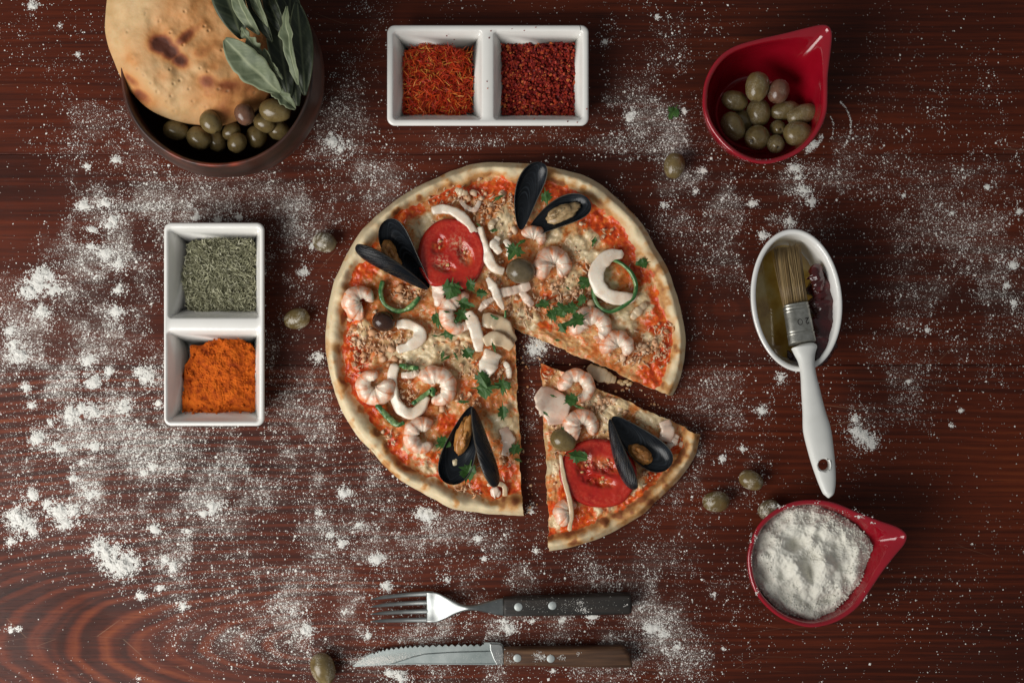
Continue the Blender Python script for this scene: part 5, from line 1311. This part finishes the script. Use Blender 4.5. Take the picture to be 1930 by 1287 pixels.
SQ = [
 ([(813, 398), (835, 394), (858, 400), (876, 414), (888, 428), (894, 441)], [8, 9, 10, 9, 9], 'white squid arc hugging the top of the round tomato', None, .0160),
 ([(747, 612), (770, 611), (788, 621), (790, 638), (771, 652), (747, 660)], [9, 9, 12, 13, 11, 7], 'thick white squid hook right of the dark olive', None, .0145),
 ([(815, 510), (826, 536), (827, 558), (823, 578)], [5, 12, 12, 4], 'pinkish squid wedge between mussel hinge and tomato', m_squid_p, .0145),
 ([(903, 427), (911, 458), (921, 488), (934, 506), (951, 512)], [7, 9, 10, 9, 7], 'long white squid strip right of the round tomato', None, .0150),
 ([(939, 446), (933, 462), (943, 478)], [6, 10, 6], 'small white curl of squid left of the parsley by the top mussel', None, .0155),
 ([(951, 452), (962, 468), (957, 484)], [5, 8, 5], 'short squid bit above the grey olive', None, .0145),
 ([(931, 562), (915, 572), (903, 586)], [4, 7, 5], 'slim squid tentacle joining the centre strips', m_squid_p, .0150),
 ([(918, 523), (930, 541), (938, 560), (949, 584)], [4, 9, 9, 3], 'pointed white squid piece at the centre below the long strip', None, .0165),
 ([(940, 553), (968, 547), (1000, 537)], [9, 9, 8], 'straight squid strip under the grey olive', m_squid_p, .0140),
 ([(982, 549), (994, 565), (1004, 576)], [6, 9, 6], 'stubby pink squid end below the grey olive', m_squid_p, .0138),
 ([(862, 624), (878, 614), (892, 604)], [6, 8, 6], 'short squid link touching the pale shrimp', m_squid_p, .0150),
 ([(908, 603), (930, 606), (951, 619), (969, 646)], [12, 16, 15, 8], 'broad curved squid band at the wedge tip', m_squid_b, .0150),
 ([(931, 662), (921, 686), (914, 704), (907, 717)], [18, 19, 13, 7], 'wide squid tube above the parsley at the cut edge', None, .0150),
 ([(912, 645), (932, 638), (952, 645), (966, 656)], [9, 14, 13, 8], 'beige squid cap with a green fleck at the cut edge', m_squid_b, .0185),
 ([(881, 587), (893, 612), (901, 640), (903, 663)], [9, 13, 13, 7], 'long white squid strip standing at the pizza centre', None, .0175),
 ([(1176, 479), (1150, 482), (1130, 500), (1124, 525), (1136, 550), (1160, 561), (1184, 562), (1201, 557)], [8, 13, 14, 14, 14, 15, 13, 5], 'white squid crescent lying on the green pepper ring', None, .0165),
 ([(746, 685), (739, 712), (743, 745), (756, 771), (775, 779), (794, 767), (804, 744)], [9, 10, 10, 11, 11, 10, 9], 'white U-shaped squid loop at the lower left', None, .0140),
 ([(756, 707), (775, 706), (790, 700)], [6, 8, 5], 'short squid piece inside the squid loop', m_squid_p, .0130),
 ([(1012, 739), (1028, 750), (1046, 772), (1050, 800)], [16, 28, 30, 17], 'broad translucent squid piece at the tip of the cut slice', m_squid_p, .0160),
 ([(1252, 792), (1258, 812), (1254, 832)], [12, 13, 12], 'pale square squid piece right of the slice mussel', m_squid_p, .0145),
 ([(1276, 818), (1268, 832), (1255, 846)], [6, 9, 6], 'small squid scrap by the slice crust corner', m_squid_p, .0130),
 ([(918, 914), (935, 911), (950, 916), (952, 935)], [4, 5, 5, 5], 'thin beige squid frame below the lower mussel', m_squid_b, .0125),
 ([(925, 930), (934, 928), (943, 932)], [7, 10, 6], 'small pink lump inside the squid frame near the crust', m_squid_p, .0120),
 ([(1190, 601), (1204, 585), (1218, 571)], [5, 9, 5], 'beige chip lying right of the pepper ring', m_squid_b, .0130),
 ([(867, 377), (880, 392), (895, 395), (905, 378)], [4, 5, 5, 4], 'thin pink onion curl near the top left crust', m_squid_p, .0130),
 ([(950, 682), (958, 694), (960, 713)], [4, 6, 5], 'small white strip at the cut edge beside the squid tube', None, .0130),
 ([(858, 356), (868, 362), (882, 364)], [4, 7, 4], 'tiny beige flake on the top left crust', m_squid_b, .0160),
 ([(930, 440), (926, 424), (940, 412)], [4, 7, 3], 'narrow beige chip below the top sauce patch', m_squid_b, .0130),
 ([(1000, 428), (1010, 440), (1020, 455)], [6, 8, 6], 'pink tail chip right below the top mussel hinge', m_squid_p, .0130),
 ([(1056, 855), (1062, 895), (1072, 935), (1077, 965), (1073, 1001)], [3.5, 4.5, 5, 5, 4], 'long thin pale onion strip down the left of the cut slice', m_squid_b, .0185),
 ([(948, 805), (958, 830), (952, 858)], [10, 14, 8], 'pale translucent slab beside the lower mussel and cut edge', m_squid_p, .0115),
]
for i, (pts, hw, lab, mt, z) in enumerate(SQ):
    nm = 'onion_strip' if 'onion' in lab else 'squid_strip'
    strip(pts, hw, lab, mt, z, name=nm, cat='onion' if nm == 'onion_strip' else 'squid', group='onion strips' if nm == 'onion_strip' else 'squid strips on the pizza', seed=500+i*3, th=.0014 if nm == 'onion_strip' else .0020)
strip([(1108, 690), (1124, 702), (1146, 712), (1161, 717)], [8, 13, 12, 6], 'white squid chunk dropped on the table in the gap of the pizza', m_squid_b, .0045, .0042, group='squid strips on the pizza', seed=620, amp=.18)
V, F = join([blob(P3(1168+i*6, 719+(i % 2)*4, .0018), [(.0022, .0005, 0), (-.0004, .0015, 0), (0, 0, .0016)], 40+i, .5, 2, 14, 9) for i in range(4)])
build('pizza_crumb', V, F, m_cheese, label='cluster of orange crumbs on the table beside the dropped squid chunk', cat='crumbs', kind='stuff')

r = np.random.RandomState(44); k = r.rand(90); lr = r.rand(90)
gx = np.where(lr < .5, 972+18*k+r.rand(90)*24, 985+270*k+r.rand(90)*8); gy = np.where(lr < .5, 640+330*k, 640+118*k+r.rand(90)*26)
V, F, ids = flakes(W(gx, gy, np.full(90, .0006)), .0004+.0011*r.rand(90)**3, 12, 6, .5, .3)
build('pizza_crumb', V, F, m_tuna, attrs={'rnd': r.rand(90)[ids]}, label='tiny crust and cheese crumbs strewn in the gap between pizza and slice', cat='crumbs', kind='stuff')

def pepper(pts, label, closed=False, h=.0036, t_=.0019, z=.0125, seed=0):
    n = 90; p = catmull(pts, n, closed)
    path = W(p[:, 0], p[:, 1], z+.0010*np.sin(np.linspace(0, 9, n)))
    nzz = fbm(np.arange(n)/9, np.zeros(n)+len(label), 3, len(label))-.5
    V, F = sweep(path, t_*.8*(1+.7*nzz), h*(1+.5*nzz), 16, closed=closed, pw=.55, round_ends=0 if closed else .0015)
    a = np.linspace(0, 2*np.pi, 16, endpoint=False)
    c = np.array(pts).mean(0); cc = P3(c[0], c[1], z)
    nn = V.reshape(-1, 16, 3); cen = nn.mean(1, keepdims=True)
    inner = ((nn-cen)*(cc-cen)).sum(-1) > 0
    return build('pepper_ring', V, F, m_pepper, attrs={'inner': inner.ravel()*.9}, label=label, cat='pepper', group='green pepper pieces')
aa = np.linspace(0, 2*np.pi, 14, endpoint=False)
pepper([(1156+40*math.cos(t)*(1+.08*math.sin(3*t+1)), 538+48*math.sin(t)*(1+.08*math.cos(3*t))) for t in aa], 'whole green pepper ring under the white squid crescent', True)
pepper([(722, 529), (718, 552), (726, 574), (748, 586), (769, 582), (784, 569), (791, 560)], 'open green pepper ring under the upper left mussel', h=.0042, t_=.0024)
pepper([(710, 762), (722, 776), (738, 792), (750, 800), (762, 796)], 'green pepper strip below the ring-shaped shrimp', t_=.0026)
pepper([(756, 688), (770, 692), (788, 693)], 'short green pepper strip above the squid loop', t_=.0024)
pepper([(924, 594), (938, 601), (951, 600), (953, 585)], 'small green pepper hook near the pizza centre', t_=.0012, h=.002)
pepper([(779, 760), (790, 752), (815, 735), (816, 745)], 'green pepper end behind the shrimp of the squid loop', t_=.0022)

g = 'olives on the pizza'
olive(723, 606, .0155, 22, 19, 20, 'dark brown olive left of the squid hook on the pizza', g, m_olive_k, seed=91)
olive(982, 511, .0185, 28, 24, 8, 'grey-brown olive in the middle of the pizza', g, m_olive_g, seed=92)
olive(1062, 829, .0160, 26, 21, 25, 'green olive above the tomato on the cut slice', g, m_olive, seed=93)

# ------------------------------------------------------------------ chopped parsley
LEAF = [(-1.0, .03), (-.55, .06), (-.42, .30), (-.55, .52), (-.28, .55), (-.22, .86), (.02, .70), (.18, .92), (.26, .60), (.48, .66), (.46, .36), (.78, .40), (.74, .16), (1.05, .0)]
def parsley(px, py, size, rot, z, label, seed, lobes=3):
    r = np.random.RandomState(seed)
    L = np.array(LEAF + [(x, -y) for x, y in LEAF[::-1]][1:])
    L = L*(1+.22*r.normal(size=L.shape)*(np.abs(L[:, 1:]) > .1))
    if lobes < 3: L[:, 1] *= .42
    asp = .55+.35*r.rand(); t = math.radians(-rot); N = len(L)
    fold = r.uniform(-.45, .6); rows = []
    for q in (.05, .40, .72, 1.0):
        x, y = (-.15+(L[:, 0]+.15)*q)*size*S/2, L[:, 1]*q*size*S/2*asp
        zz = np.abs(y)*fold + .0010*(fbm(x/.004+seed, y/.004, 2, seed)-.5)*2 + .0003
        rows.append(np.stack([x*math.cos(t)-y*math.sin(t), x*math.sin(t)+y*math.cos(t), zz], -1)+P3(px, py, z))
    V, F = loft(rows, True, False)
    rib = np.concatenate([np.where(np.abs(L[:, 1]) < .12, .7, .12)*w for w in (1, .8, .5, .3)])
    o = build('parsley_leaf', V, F, m_parsley, attrs={'rib': rib}, smooth=False, label=label, cat='parsley', group='chopped parsley leaves')
    o.modifiers.new('thickness', 'SOLIDIFY').thickness = .0003
PL = [
 (850, 545, 40, 100, .0190, 'parsley sprig on the lower edge of the round tomato'), (862, 538, 22, 30, .0195, 'parsley tip on the round tomato, right of the sprig'), (887, 536, 30, 60, .0175, 'parsley leaf at the lower right of the round tomato'), (906, 553, 26, 5, .0180, 'light parsley leaf above the slim squid tentacle'),
 (875, 572, 34, 20, .0215, 'parsley leaf on top of the pale shrimp'), (871, 592, 36, 120, .0160, 'dark parsley leaf inside the pale shrimp curl'), (824, 600, 34, 80, .0140, 'pointed parsley leaf left of the pale shrimp'), (847, 629, 34, 170, .0140, 'parsley leaf below the pale shrimp'), (820, 633, 16, 10, .0135, 'small parsley scrap right of the squid hook'),
 (858, 606, 12, 60, .0215, 'tiny parsley speck on the pale shrimp back'), (842, 588, 12, 10, .0215, 'tiny parsley thread on the pale shrimp side'),
 (970, 472, 38, 120, .0185, 'parsley leaf above the grey olive'), (984, 456, 24, 150, .0200, 'parsley tip on the small shrimp piece'), (1029, 370, 30, 80, .0250, 'parsley leaf stuck on the black top mussel shell'), (940, 373, 24, 150, .0150, 'parsley scrap in the top sauce patch'), (932, 434, 18, 170, .0140, 'parsley fleck under the top sauce patch'), (902, 424, 12, 40, .0185, 'tiny green fleck at the right end of the squid arc'),
 (1025, 573, 30, 170, .0150, 'parsley leaf below the grey olive near the cut edge'), (1040, 592, 30, 70, .0150, 'small parsley stem near the cut edge'), (1058, 584, 36, 175, .0155, 'broad parsley leaf above the large shrimp'), (1078, 581, 34, 165, .0160, 'parsley leaf left of the pepper ring bottom'), (1097, 563, 28, 110, .0155, 'upright parsley stem left of the pepper ring'), (1088, 602, 44, 150, .0230, 'large light parsley leaf on the large shrimp'), (1060, 616, 26, 60, .0170, 'dark parsley leaf at the left of the large shrimp'), (1103, 532, 32, 130, .0145, 'pale parsley leaf touching the pepper ring left side'),
 (1120, 454, 22, 110, .0140, 'parsley curl below the big red sauce patch'), (1212, 496, 26, 170, .0145, 'parsley scrap on the sauce right of the squid crescent'), (1070, 543, 14, 40, .0140, 'tiny parsley bit below the thick shrimp'), (1050, 641, 14, 10, .0110, 'tiny green bit at the wedge cut edge'),
 (908, 712, 38, 60, .0185, 'tall parsley leaf below the squid tube'), (912, 731, 44, 0, .0160, 'big parsley cluster at the right cut edge'), (948, 726, 36, 90, .0150, 'dark parsley leaf at the very cut edge'), (872, 757, 22, 0, .0150, 'parsley bit above the lower mussel'), (948, 774, 34, 85, .0145, 'parsley leaf right of the lower mussel hinge'), (837, 833, 34, 140, .0140, 'parsley between the pink shrimp and lower mussel'), (972, 845, 30, 110, .0140, 'parsley on the cut edge low down'), (975, 866, 18, 20, .0130, 'tiny parsley bit at the lowest cut edge'), (883, 888, 40, 105, .0165, 'parsley sprig inside the lower mussel shell'),
 (834, 668, 20, 100, .0135, 'thin parsley stem left in the pale cheese patch'), (842, 674, 20, 150, .0135, 'thin parsley stem crossing in the pale cheese patch'), (858, 669, 20, 60, .0135, 'thin bent parsley stem in the pale cheese patch'), (882, 664, 28, 55, .0140, 'long thin parsley stem left of the squid tube'), (931, 654, 24, 70, .0240, 'dark parsley fleck on the beige squid cap'),
 (1042, 746, 16, 20, .0230, 'parsley fleck on the broad squid piece'), (1028, 779, 18, 40, .0230, 'parsley thread low on the broad squid piece'), (1078, 752, 34, 150, .0200, 'parsley leaf between squid and shrimp at the slice tip'), (1090, 766, 24, 20, .0190, 'parsley scrap above the peach shrimp'), (1086, 861, 40, 10, .0200, 'dark parsley leaf at the upper left of the slice tomato'), (1101, 855, 20, 40, .0205, 'light parsley tip on the slice tomato'), (1060, 808, 12, 80, .0190, 'tiny parsley bit left of the peach shrimp'),
 (1269, 212, 30, 120, .0008, 'lone parsley leaf on the table left of the red olive bowl')]
for i, (x, y, s_, ro, z, lab) in enumerate(PL): parsley(x, y, s_*1.12, ro, z, lab, 700+i, 3 if s_ > 24 else 2)

# ------------------------------------------------------------------ flour strewn over the table
def free(px, py):
    k = ~((np.hypot((px-952)/336, (py-638)/328) < 1.0) & ~((np.degrees(np.arctan2(py-619, px-969)) > 23.5) & (np.degrees(np.arctan2(py-619, px-969)) < 87) & (np.hypot(px-969, py-619) < 420)))
    for (x0, y0, x1, y1) in ((745, 62, 1096, 226), (326, 436, 490, 788)): k &= ~((px > x0) & (px < x1) & (py > y0) & (py < y1))
    k &= np.hypot(px-454, py-176) > 100
    k &= np.hypot((px-1476), (py-216)) > 75
    k &= np.hypot((px-1500), (py-1040)) > 75
    k &= np.hypot((px-1478)/62, (py-571)/107) > 1
    k &= ~((px > 949) & (px < 1191) & (((py > 1119) & (py < 1159)) | ((py > 1218) & (py < 1256))))
    return k
r = np.random.RandomState(99)
bx, by, br, bz = [], [], [], []
n = 1500000
px, py = r.rand(n)*2130-100, r.rand(n)*1487-100
k = (r.rand(n) < flour_density(px, py)*.54) & free(px, py)
px, py = px[k], py[k]; m = len(px)
if m > 340000: px, py = px[:340000], py[:340000]; m = 340000
sz = .00011+.00016*r.rand(m)+ .0005*r.rand(m)**10
bx.append(px); by.append(py); br.append(sz); bz.append(np.zeros(m))
# coarser specks following the same density
n = 60000; px, py = r.rand(n)*2130-100, r.rand(n)*1487-100
k = (r.rand(n) < flour_density(px, py)*.17+.003) & free(px, py); px, py = px[k], py[k]; m = len(px)
bx.append(px); by.append(py); br.append(.00032+.0009*r.rand(m)**4); bz.append(np.zeros(m))
# heaps
for (x, y, R_) in CL:
    m = int(60*R_*R_/10) + 40
    dx, dy = r.standard_t(4, m)*R_*.46, r.standard_t(4, m)*R_*.40
    far = (np.abs(dx) < R_*3) & (np.abs(dy) < R_*3); dx, dy = dx[far], dy[far]; m = len(dx)
    nz = fbm((x+dx)/7, (y+dy)/7, 3, 55)
    kk = r.rand(m) < .06+sstep(.34, .62, nz)+.5*np.exp(-(dx*dx+dy*dy)/(R_*R_*.2))
    dx, dy, nz = dx[kk], dy[kk], nz[kk]; m = len(dx)
    h = .0022*(R_/20)*np.exp(-(dx*dx+dy*dy)/(R_*R_*.35))*(nz*1.6)
    ok = free(x+dx, y+dy)
    bx.append((x+dx)[ok]); by.append((y+dy)[ok]); br.append((.00020+.00042*r.rand(m)**3)[ok]); bz.append((h*(.5+.5*r.rand(m)))[ok])
# faint rings left by a bowl
for (x, y, R_, a0, a1, m, wd) in [(1542, 238, 62, -48, 40, 170, .9), (1508, 246, 42, 10, 75, 160, 2.2), (1525, 242, 46, -30, 30, 45, 1.0)]:
    a = np.radians(r.uniform(a0, a1, m)); rr_ = R_+r.normal(size=m)*wd
    bx.append(x+rr_*np.cos(a)); by.append(y+rr_*np.sin(a)); br.append(.0002+.0003*r.rand(m)**2); bz.append(np.zeros(m))
bx, by, br, bz = map(np.concatenate, (bx, by, br, bz))
V, F = grains(W(bx, by, bz+.00003), br, 5, .6)
build('flour_dusting', V, F, m_flour, smooth=True, label='white flour dust and small heaps scattered over the dark table', cat='flour', kind='stuff', origin=np.zeros(3))

# flour caught on cutlery and red rim
def dust_on(name, pts, label, seed):
    r = np.random.RandomState(seed); C, R_ = [], []
    for (x, y, sx, sy, n, z, s_) in pts:
        u = r.normal(size=(n, 2)); C.append(W(x+u[:, 0]*sx, y+u[:, 1]*sy, np.full(n, z))); R_.append(s_*(.5+1.0*r.rand(n)**2))
    V, F = grains(np.vstack(C), np.concatenate(R_), seed, .7)
    build(name, V, F, m_flour, smooth=False, label=label, cat='flour', kind='stuff')
dust_on('flour_dusting', [(712, 1243, 26, 5, 1500, .0060, .00024), (755, 1240, 18, 6, 500, .0063, .00022), (690, 1248, 15, 3, 600, .0060, .00024), (940, 1240, 5, 8, 130, .0076, .0002), (860, 1240, 40, 6, 120, .0070, .00016)], 'flour dust covering the knife blade tip', 31)
dust_on('flour_dusting', [(1017, 1237, 6, 5, 150, .0151, .0003), (962, 1240, 5, 7, 60, .0151, .00025), (1060, 1238, 4, 3, 30, .0151, .0003), (1090, 1231, 3, 2, 16, .0151, .0003)], 'flour dust on the knife handle', 32)
dust_on('flour_dusting', [(1060, 1140, 55, 8, 260, .0166, .00016), (1093, 1136, 4, 4, 40, .0166, .00032), (1102, 1150, 7, 3, 60, .0166, .00032), (1178, 1140, 2, 2, 8, .0166, .0004)], 'flour dust on the black fork handle', 33)
dust_on('flour_dusting', [(818, 1140, 6, 14, 140, .0068, .00016)], 'flour dust on the steel fork head', 34)
dust_on('flour_dusting', [(1415, 1040, 1.3, 22, 120, .0556, .0003), (1424, 1015, 2, 5, 30, .0558, .0004), (1470, 955, 14, 2.5, 80, .0556, .0004), (1622, 972, 5, 2.0, 60, .0556, .0005), (1646, 981, 3, 3, 30, .0550, .0005), (1630, 1124, 2, 4, 40, .0550, .0005), (1540, 945, 3, 1.5, 20, .0556, .0005), (1427, 1117, 2, 3, 20, .0558, .0004), (1600, 962, 12, 3, 30, .0554, .0003)], 'flour specks on the rim of the flour bowl', 35)
dust_on('flour_dusting', [(1440, 303, 26, 1.6, 60, .0555, .00018)], 'flour specks on the near rim of the olive bowl', 36)
